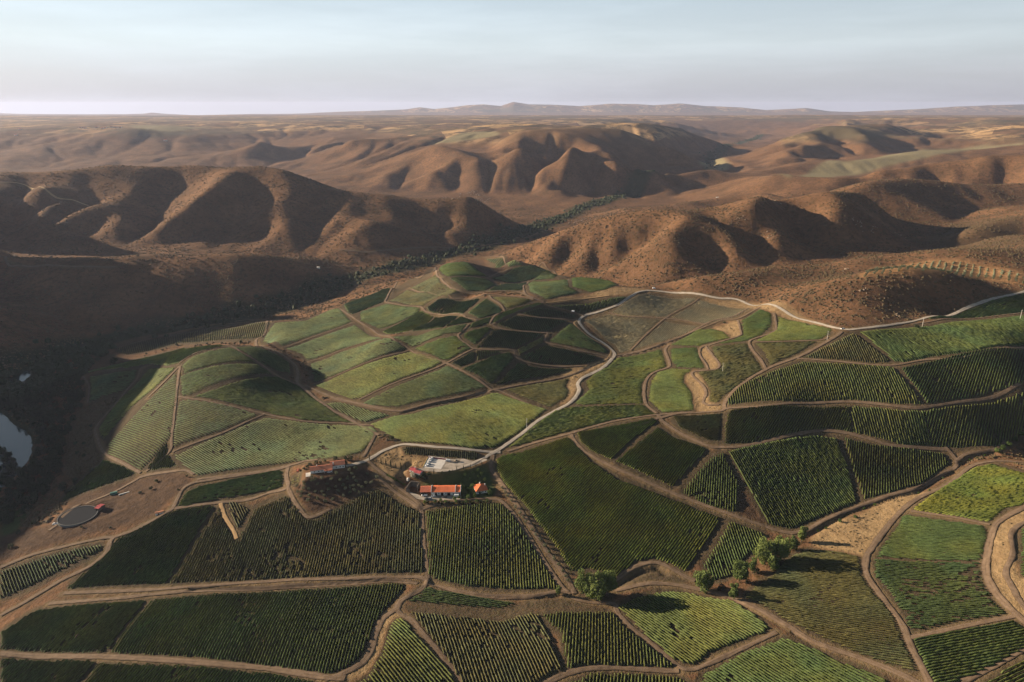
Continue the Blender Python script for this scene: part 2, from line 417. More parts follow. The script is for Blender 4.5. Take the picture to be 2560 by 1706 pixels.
# ------------------------------------------------------------------ plan of the vineyard blocks: outline, row direction, leaf tint, row width (m), gaps (0..1)
DG = (.082,.115,.048); MG = (.098,.135,.050); LG = (.145,.172,.060); YG = (.20,.23,.058); OG = (.140,.140,.066); GR = (.24,.22,.165); BG = (.115,.118,.062); SG = (.125,.162,.080)
FIELDS = [
 ('F', [(580,412),(900,366),(1075,352),(1130,390),(1180,460),(1300,640),(1475,925),(1465,945),(1200,945),(860,925),(640,875),(600,850),(592,620)], (1150,430,1163,900), LG, 1.0, .02),
 ('E', [(1130,430),(1180,404),(1445,364),(1440,385),(1290,630),(1118,905),(440,945),(700,720),(800,600)], (1300,400,850,930), MG, 1.0, .04),
 ('E', [(1478,378),(1500,450),(1590,610),(1615,600),(1725,390),(1930,304),(1955,315),(2060,462),(2120,468),(2200,425),(2340,360),(2450,300),(2548,262),(2700,350),(2830,412),(2850,600),(2862,828),(2600,832),(2298,850),(1142,905),(1310,640)], (2598,300,2538,830), OG, .95, .12),
 ('E', [(1532,345),(1580,345),(1690,400),(1620,520),(1602,530)], (1545,350,1622,520), OG, 1.0, .05),
 ('E', [(1190,385),(1242,294),(1350,245),(1880,137),(1916,142),(1920,240),(1500,324),(1240,382)], (1240,340,1900,205), MG, 1.1, .02),
 ('E', [(1022,1012),(1500,965),(2298,928),(2720,900),(2740,925),(2690,980),(2590,1085),(2525,1190),(2470,1340),(2400,1440),(2298,1498),(2220,1515),(1700,1452),(1300,1402),(740,1380)], (2548,900,2408,1380), MG, 1.0, .03),
 ('E', [(0,1240),(240,1085),(400,1058),(1000,1010),(712,1380),(300,1370),(0,1350)], (900,1020,560,1360), DG, 1.0, .03),
 ('E', [(0,1400),(600,1412),(650,1432),(500,1600),(0,1600)], (650,1430,500,1600), DG, 1.0, .03),
 ('E', [(680,1432),(1300,1452),(1900,1508),(2140,1560),(2150,1620),(530,1620)], (1300,1450,1180,1600), MG, 1.0, .03),
 ('E', [(0,815),(300,715),(600,642),(690,640),(682,680),(500,770),(250,900),(0,1010)], (300,720,350,830), DG, 1.0, .05),
 ('D', [(1165,965),(1200,965),(1500,832),(1790,715),(2050,750),(2325,766),(2520,778),(2548,806),(2530,860),(2440,950),(2300,985),(2000,1015),(1700,1052),(1350,1108),(1312,1095),(1232,1030)], (1650,800,2100,1010), SG, 1.0, .04),
 ('D', [(1165,920),(1168,830),(1208,605),(1270,598),(1500,628),(1720,688),(1780,697),(1500,810)], (1230,640,1600,770), SG, 1.0, .04),
 ('D', [(1295,578),(1450,524),(1860,436),(1900,446),(2020,505),(2150,604),(2325,725),(2420,762),(2325,745),(2050,732),(1800,680),(1500,600)], (1500,540,2100,680), MG, 1.1, .03),
 ('D', [(1224,568),(1216,438),(1740,356),(1840,420),(1420,506),(1282,570)], (1250,440,1500,500), MG, 1.0, .04),
 ('D', [(1228,365),(1300,305),(1540,244),(1580,254),(1725,340),(1240,426)], (1300,320,1600,380), MG, 1.1, .03),
 ('D', [(1590,243),(1700,238),(1850,284),(1955,344),(1965,415),(1885,405),(1745,335)], (1650,260,1920,400), DG, 1.5, .0),
 ('D', [(560,420),(900,330),(1250,243),(1535,235),(1295,292),(1205,350),(1130,368),(1000,352),(850,385)], (700,400,1200,270), LG, 1.5, .0),
 ('D', [(600,440),(850,405),(930,392),(915,450),(845,530),(700,572),(600,615),(608,505)], (620,460,880,420), SG, 1.6, .0),
 ('D', [(1010,382),(1130,378),(1195,378),(1040,520),(895,640),(700,865),(672,840),(664,790),(800,595),(930,474)], (740,700,860,640), LG, 1.3, .03),
 ('D', [(965,640),(1196,405),(1200,560),(1160,840),(1075,950),(955,1076),(725,960),(735,890)], (760,900,1000,1010), MG, 1.0, .08),
 ('D', [(1064,950),(1125,875),(1135,960),(1200,1040),(1150,1058),(985,1082)], (1100,900,1020,1070), LG, 1.0, .05),
 ('D', [(706,995),(940,1090),(890,1108),(640,1196),(410,1285),(475,1200),(640,1062)], (700,1010,500,1230), MG, 1.2, .03),
 ('D', [(790,252),(900,206),(1400,116),(1825,72),(1775,176),(1700,182),(1200,212),(850,292)], (1500,110,1510,190), OG, 1.0, .03),
 ('X', [(602,786),(630,744),(700,739),(755,714),(780,709),(808,740),(730,768),(648,796)], (620,765,740,770), SG, 1.2, .02),
 ('X', [(656,801),(740,773),(816,746),(876,777),(781,804),(705,828),(692,814)], (680,800,800,810), SG, 1.2, .02),
 ('X', [(712,836),(781,810),(884,779),(935,803),(781,858),(722,878)], (740,835,860,850), SG, 1.2, .02),
 ('X', [(724,886),(781,862),(940,809),(1018,834),(920,872),(835,915),(813,918),(770,905)], (781,870,881,900), LG, 1.1, .02),
 ('H', [(165,985),(720,740),(1000,892),(400,1025),(200,1012),(150,998)], (400,950,650,1010), SG, 1.1, .03),
 ('H', [(200,1138),(350,1086),(500,1066),(1040,925),(1400,1042),(1250,1168),(1055,1296),(900,1306),(430,1262),(290,1190)], (500,1100,800,1210), LG, 1.2, .05),
 ('H', [(-10,990),(200,1046),(352,1078),(170,1128),(0,1056),(-110,1000)], (0,1000,120,1090), SG, 1.1, .03),
 ('H', [(1125,1296),(1436,1056),(1560,1024),(2056,1010),(2132,1070),(1850,1108),(1560,1184),(1300,1254)], (1436,1100,1860,1040), LG, 1.5, .02),
 ('H', [(1115,905),(1555,826),(1530,880),(1552,920),(1530,965),(1425,1024)], (1200,900,1500,930), OG, 1.3, .03),
 ('H', [(1640,1006),(1575,1000),(1680,905),(1658,850),(1704,804),(1800,752),(1865,692),(2176,634),(2196,700),(2212,748),(2095,800),(2046,862),(2042,940),(2054,998)], (1700,870,2040,850), LG, 1.4, .03),
 ('B', [(1085,640),(1350,484),(1500,486),(1610,512),(1672,570),(1450,618),(1370,650)], (1150,640,1500,600), LG, 1.6, .0),
 ('B', [(1076,680),(1345,664),(1385,790),(1430,866),(1130,856),(1090,800)], (1100,780,1380,740), MG, 1.5, .03),
 ('B', [(890,990),(950,906),(1090,874),(1300,884),(1220,940),(1214,1000),(1304,1110),(1304,1180),(1318,1278),(1000,1298),(862,1180)], (900,1100,1280,1120), LG, 1.4, .04),
 ('B', [(1485,660),(1836,624),(1848,660),(1985,880),(1700,1076),(1600,1142),(1548,1204),(1456,1198),(1466,1080),(1408,980),(1345,905),(1560,886),(1580,840),(1508,740)], (1480,1050,1850,950), OG, 1.4, .04),
 ('C', [(505,592),(930,580),(800,658),(605,742),(566,650)], (560,680,900,620), OG, 1.4, .03),
 ('B', [(1775,402),(1960,284),(2074,332),(2080,450),(1980,536),(1840,596),(1490,636),(1680,592),(1795,540)], (1800,450,2060,430), MG, 1.5, .05),
 ('C', [(654,400),(1036,496),(1010,528),(950,566),(510,576),(644,502),(662,450)], (660,520,1000,500), LG, 1.5, .02),
 ('B', [(510,320),(800,130),(1340,173),(1330,193),(1030,364),(640,350)], (700,300,1000,200), GR, 1.1, .05),
 ('B', [(228,392),(470,336),(960,380),(990,388),(680,690),(585,714),(546,650),(445,590)], (400,560,800,400), GR, 1.1, .08),
 ('B', [(1088,368),(1372,194),(1895,272),(1720,366),(1580,396),(1450,430)], (1400,220,1240,390), GR, 1.1, .04),
 ('B', [(1030,405),(1395,452),(1010,604),(705,690)], (1200,430,1050,590), GR, 1.1, .04),
 ('H', [(1400,332),(1930,272),(1950,278),(1875,328),(1680,382),(1600,382)], (1700,290,1720,370), DG, 1.1, .02),
 ('A', [(1324,794),(1806,842),(1520,986),(1144,982)], (1500,810,1400,990), DG, 1.05, .02),
 ('A', [(1336,750),(1520,664),(2026,714),(2014,730),(1833,822),(1480,796)], (1700,680,1640,820), DG, 1.05, .02),
 ('A', [(1566,642),(1760,584),(2104,652),(2096,688),(1750,676)], (1800,600,1780,680), DG, 1.05, .02),
 ('A', [(1016,840),(1240,775),(1294,790),(1130,964),(1014,880)], (1050,850,1200,830), MG, 1.5, .0),
 ('A', [(526,990),(960,866),(976,890),(1102,985),(860,1104),(792,1096)], (600,1000,900,930), MG, 1.5, .0),
 ('A', [(305,880),(820,795),(1070,744),(1015,826),(500,968)], (400,900,900,800), SG, 1.6, .0),
 ('A', [(886,1130),(1126,1006),(1126,1114),(980,1172)], (1120,1010,980,1165), DG, 1.0, .02),
 ('A', [(1142,1004),(1414,1014),(1142,1110)], (1250,1010,1240,1080), DG, 1.0, .02),
 ('A', [(1006,1190),(1476,1020),(1514,1080),(1290,1342),(1150,1248)], (1050,1200,1400,1080), DG, 1.5, .02),
 ('A', [(1564,1124),(1700,1164),(2100,1178),(1980,1226),(1425,1328),(1320,1350)], (1700,1170,1500,1310), DG, 1.0, .02),
 ('A', [(1568,1075),(1822,954),(2325,1060),(2345,1100),(2195,1144),(1700,1134)], (1900,990,1780,1140), DG, 1.0, .02),
 ('A', [(1536,1000),(1800,866),(1804,900),(1796,926),(1556,1052)], (1560,1010,1780,900), OG, 1.4, .0),
 ('H', [(1414,570),(1560,455),(1645,520),(1822,650),(1795,660),(1425,586)], (1440,560,1700,640), DG, 1.1, .02),
 ('A', [(284,520),(450,416),(775,472),(620,576)], (400,500,650,500), BG, 1.4, .0),
 ('A', [(484,400),(700,292),(740,264),(796,350),(972,440),(860,486)], (560,400,850,420), BG, 1.5, .0),
 ('A', [(644,590),(780,496),(940,515),(1164,494),(1170,512),(1000,646),(760,646),(684,630)], (900,520,820,640), SG, 1.2, .05),
 ('A', [(1054,640),(1240,494),(1366,580),(1396,632),(1160,692)], (1100,640,1350,560), SG, 1.6, .0),
 ('A', [(1294,482),(1684,514),(1650,538),(1435,606),(1394,550)], (1350,520,1620,530), OG, 1.4, .0),
 ('A', [(0,630),(266,552),(596,592),(566,640),(200,796),(0,716)], (50,680,500,580), SG, 1.7, .0),
 ('A', [(215,820),(600,614),(724,670),(480,816),(270,846)], (300,820,650,640), LG, 1.7, .0),
 ('A', [(506,820),(740,673),(964,672),(800,786)], (560,800,750,680), DG, 1.5, .0),
 ('A', [(830,776),(990,674),(1104,710),(1060,732)], (860,770,1000,690), MG, 1.5, .0),
 ('H', [(24,330),(240,254),(354,208),(298,310),(80,396),(50,386)], (60,360,300,270), SG, 1.7, .0),
 ('A', [(784,192),(900,154),(1075,152),(1156,222),(1250,280),(860,288),(774,222)], (820,240,1200,270), MG, 1.7, .0),
 ('A', [(1216,112),(1400,98),(1526,132),(1615,170),(1460,187),(1320,158)], (1300,130,1550,160), SG, 1.3, .0),
 ('A', [(1500,203),(1700,173),(1845,232),(1890,260),(1700,298),(1420,332),(1294,300)], (1350,310,1700,220), SG, 1.7, .0),
 ('A', [(876,302),(1100,294),(1256,313),(1345,368),(1230,416),(1042,416),(966,360)], (950,360,1300,360), SG, 1.7, .0),
 ('A', [(1256,424),(1450,354),(1645,334),(1596,370),(1594,414)], (1300,415,1580,360), SG, 1.7, .0),
 ('A', [(1644,350),(1700,324),(2036,314),(2046,380),(2144,438),(1822,510),(1660,430)], (1700,400,2000,380), SG, 1.7, .0),
 ('H', [(1562,153),(1740,153),(1870,200),(1800,228),(1700,248),(1566,208)], (1580,180,1820,200), MG, 1.7, .0),
 ('A', [(1690,318),(1990,270),(2040,290),(1900,300)], (1720,315,2000,285), SG, 1.7, .0),
 ('A', [(1306,738),(1296,702),(1430,624),(1780,534),(1796,550),(1520,636)], (1320,720,1700,570), LG, 1.6, .0),
 ('A', [(1066,788),(1094,738),(1390,642),(1290,680),(1262,742)], (1090,770,1300,690), LG, 1.6, .0),
 ('C', [(820,688),(1170,520),(1430,718),(1300,726)], (1130,540,1200,700), OG, 1.0, .05),
 ('C', [(1216,512),(1560,484),(1680,475),(2000,436),(2325,405),(2475,394),(2475,586),(2000,645),(1700,684),(1540,724),(1452,716)], (1400,540,1560,640), MG, 1.35, .04),
 ('C', [(1655,432),(2100,306),(2325,252),(2475,215),(2475,366),(2325,386),(1900,424)], (1800,410,2000,330), MG, 1.4, .04),
 ('C', [(826,714),(1430,748),(1640,1006),(1500,1010),(1130,974),(700,984),(324,1012),(320,960),(424,862),(604,782)], (1130,760,1200,980), LG, 1.0, .05),
 ('C', [(1485,757),(1720,704),(2325,640),(2475,626),(2475,874),(2325,875),(2000,954),(1665,1000)], (1800,720,1700,960), MG, 1.2, .03),
 ('C', [(330,1044),(800,1012),(1150,1007),(1165,1196),(1000,1165),(850,1186),(500,1264),(302,1276),(305,1150)], (600,1060,480,1240), LG, 1.0, .03),
 ('C', [(1155,1007),(1500,1037),(1640,1043),(1700,1292),(1500,1280),(1250,1214),(1170,1196)], (1300,1040,1350,1230), LG, 1.05, .06),
 ('C', [(1645,1043),(1900,1006),(2325,917),(2475,886),(2475,1096),(2325,1186),(2150,1292),(1900,1298),(1705,1293)], (2000,1050,1950,1290), LG, 1.15, .03),
 ('G', [(326,0),(900,-104),(1055,-86),(1130,100),(1195,360),(1000,436),(760,538),(604,504),(330,20)], (600,0,880,440), MG, 1.05, .03),
 ('G', [(1112,-90),(1280,-44),(1500,-24),(1770,14),(1822,90),(1620,236),(1400,296),(1244,338),(1174,150)], (1350,0,1340,300), LG, 1.0, .03),
 ('G', [(5,285),(200,56),(288,14),(396,230),(386,426),(200,384)], (250,60,230,390), MG, 1.0, .03),
 ('F', [(1055,70),(1110,34),(1550,-90),(1596,-40),(1695,70),(1875,196),(2325,358),(2588,455),(2325,820),(2240,774),(2120,734),(2000,752),(1862,862),(1800,830),(1640,800),(1560,826),(1485,700),(1305,450),(1105,220),(1055,130)], (1980,330,1590,780), YG, 1.0, .03),
 ('H', [(1595,1195),(2125,1096),(2144,1120),(1995,1226),(1826,1380),(1705,1328),(1625,1260)], (2000,1130,1800,1300), YG, 1.2, .05),
 ('F', [(1862,75),(2150,-155),(2260,-85),(2490,-12),(2284,206),(2245,250),(2065,168)], (2250,-60,2080,150), YG, 1.05, .03),
 ('C', [(-60,1082),(284,1064),(264,1254),(180,1246),(0,1165)], (250,1080,60,1180), OG, 1.0, .03),
 ('G', [(335,476),(575,564),(556,600),(496,690),(456,716),(338,856),(232,884),(156,778)], (400,500,470,700), MG, 1.0, .03),
 ('G', [(705,742),(860,672),(1060,692),(1226,724),(1236,850),(1305,950),(1442,1100),(1524,1300),(1610,1500),(1500,1476),(1200,1374),(1000,1284),(700,1144),(606,1076),(436,998),(456,960),(640,824)], (600,1050,1400,1200), OG, 1.05, .08),
 ('G', [(1318,718),(1505,434),(1560,446),(2074,520),(2084,600),(2044,748),(1700,748)], (1500,500,2000,540), MG, 1.15, .05),
 ('G', [(1308,742),(1700,760),(2036,766),(2052,900),(2142,1040),(2222,1106),(1900,1154),(1555,1234),(1504,1100),(1405,950),(1312,850)], (1400,900,2000,940), DG, 1.2, .30),
 ('G', [(1568,1284),(2255,1146),(2325,1196),(2440,1300),(2325,1346),(1980,1534),(1710,1600),(1646,1450)], (1650,1350,2200,1250), MG, 1.2, .10),
 ('G', [(1568,404),(1800,234),(2000,114),(2120,94),(2325,154),(2475,186),(2475,284),(2325,364),(2195,396),(2092,488),(1850,444)], (1700,330,2200,250), YG, 1.6, .04),
 ('G', [(2060,1575),(2325,1410),(2475,1340),(2475,1680),(1980,1680)], (2150,1600,2400,1480), LG, 1.1, .05),
 ('G', [(2300,532),(2325,524),(2475,504),(2475,876),(2325,866),(2296,846)], (2320,600,2440,610), MG, 1.3, .05),
 ('F', [(1875,1062),(2000,994),(2200,954),(2325,960),(2450,990),(2636,1014),(2795,1112),(2912,1208),(2870,1238),(2500,1376),(2400,1462),(2330,1444),(2250,1414),(2055,1240)], (2100,1010,2400,1200), LG, 1.15, .05),
 ('G', [(166,1508),(402,1374),(690,1266),(756,1292),(900,1344),(1000,1405),(1290,1504),(1450,1610),(100,1610)], (400,1400,650,1560), MG, 1.15, .08),
 ('F', [(475,1094),(900,1128),(1080,1154),(1280,1098),(1340,1112),(1425,1300),(1494,1490),(1470,1508),(1325,1570),(1320,1620),(845,1620),(700,1380),(545,1180)], (900,1150,1060,1560), OG, .95, .14),
 ('F', [(1355,1104),(1830,1084),(1858,1112),(1898,1174),(2262,1458),(2262,1472),(1900,1462),(1700,1452),(1536,1484),(1512,1330),(1500,1240),(1420,1180)], (1700,1100,1690,1460), LG, 1.0, .03),
 ('F', [(95,1605),(205,1500),(288,1350),(328,1200),(375,1136),(425,1138),(515,1254),(695,1444),(815,1610)], (400,1180,760,1560), LG, 1.1, .02),
 ('F', [(456,1018),(580,930),(656,944),(900,994),(1184,1034),(1184,1046),(1090,1072),(800,1052)], (560,960,1100,1050), DG, 1.1, .02),
 ('F', [(1430,1630),(1500,1594),(1700,1502),(2000,1504),(2280,1524),(2420,1620)], (1850,1510,1840,1600), LG, 1.0, .04),
 ('J', [(370,132),(600,132),(1100,194),(1840,244),(1845,270),(1795,405),(1500,366),(900,316),(385,296)], (1000,200,990,310), BG, 1.2, .05),
 ('I', [(218,742),(395,664),(396,815),(194,884)], (220,780,395,700), OG, 1.0, .05),
]
# ground zones traced from the photograph: kind of bare ground
ZONES = [  # (crop, outline, (bare dirt, dry straw, river green, ploughed/dark))
 ('G', [(880,600),(1020,480),(1200,440),(1400,330),(1560,270),(1740,290),(1600,330),(1450,450),(1380,560),(1290,660),(1250,712),(1080,690),(900,650)], 'straw'),
 ('G', [(2325,380),(2200,450),(2120,560),(2100,760),(2110,860),(2200,1020),(2325,1160),(2475,1290),(2475,880),(2290,860),(2250,700),(2250,560),(2325,480),(2475,440),(2475,340)], 'straw'),
 ('D', [(560,300),(500,380),(570,450),(600,560),(590,640),(450,720),(420,900),(440,1100),(560,1170),(640,1060),(700,980),(650,860),(660,760),(800,570),(700,590),(580,630),(600,480),(560,420),(900,330),(760,280)], 'rough'),
 ('B', [(1360,670),(1430,640),(1490,740),(1575,830),(1540,890),(1460,890),(1440,830),(1380,740)], 'straw'),
 ('B', [(1215,940),(1300,890),(1350,900),(1420,1000),(1465,1100),(1450,1200),(1560,1220),(1600,1270),(1400,1300),(1320,1260),(1310,1150)], 'straw'),
 ('B', [(1480,480),(1700,400),(1780,400),(1790,540),(1680,580),(1650,520)], 'straw'),
 ('B', [(1380,180),(1700,190),(2000,230),(2352,340),(2700,500),(2500,470),(2120,330),(1960,280)], 'straw'),
 ('B', [(0,900),(200,850),(420,800),(440,860),(200,960),(160,1060),(60,1200),(0,1230),(80,1000)], 'straw'),
 ('J', [(-160,420),(60,200),(350,140),(380,300),(860,330),(760,540),(430,600),(430,800),(0,700)], 'straw'),
 ('I', [(500,760),(700,700),(1050,700),(1650,540),(1950,900),(1500,1060),(1000,1400),(600,1420),(250,1000),(400,850)], 'plough'),
 ('K', [(600,760),(900,430),(1300,300),(2000,120),(2200,200),(2260,260),(1950,520),(1850,640),(1300,820),(600,1000),(0,1200),(0,900)], 'plough'),
 ('A', [(1080,122),(1200,115),(1465,190),(1250,280),(1160,225)], 'plough'),
 ('G', [(396,430),(410,235),(590,500),(560,500)], 'plough'),
 ('F', [(1620,960),(1900,920),(2200,900),(2400,980),(2330,1000),(2000,900),(1850,1000),(1840,1060),(1350,1090),(1280,1080),(1100,1140),(460,1080),(430,1040),(800,1065),(1100,1080),(1250,1010),(1450,1000)], 'dirt'),
 ('F', [(380,1060),(440,1120),(360,1130),(320,1190),(280,1340),(190,1500),(60,1568),(-60,1540),(110,1450),(190,1330),(240,1180),(300,1090)], 'straw'),
 ('F', [(1870,870),(2000,780),(2150,770),(2350,860),(2340,900),(2150,920),(1870,940)], 'dirt'),
 ('A', [(0,500),(130,440),(330,390),(460,330),(680,200),(740,190),(720,260),(480,390),(270,520),(250,500),(300,400),(150,450),(60,500)], 'dirt'),
 ('H', [(1380,310),(1700,280),(1930,265),(2100,230),(1900,210),(1730,230),(1720,255),(1500,280)], 'straw'),
 ('E', [(0,420),(150,380),(200,420),(60,620),(0,660)], 'grass'),
 ('J', [(600,830),(1000,690),(1700,560),(2000,480),(2100,640),(2200,1000),(2100,1150),(1500,1240),(1500,1000),(760,910),(640,820)], 'grass'),
 ('3', [(560,600),(1000,490),(1150,500),(1640,415),(2000,395),(2325,370),(2325,385),(1900,430),(1400,530),(1050,600),(740,605)], 'terrace'),
 ('3', [(125,510),(250,480),(340,520),(300,560),(180,545)], 'terrace'),
 ('3', [(1600,1050),(1900,900),(2100,880),(2325,870),(2325,1060),(2050,1080),(1700,1090)], 'rough'),
 ('3', [(1200,1290),(1300,1210),(1600,1180),(1900,1160),(2325,1250),(2325,1330),(2000,1290),(1700,1250)], 'orchard'),
 ('2', [(850,300),(1000,300),(1090,320),(900,350),(760,370),(600,380)], 'terrace'),
 ('1', [(870,250),(1200,260),(1440,262),(1300,275),(1150,300),(950,290)], 'terrace'),
]
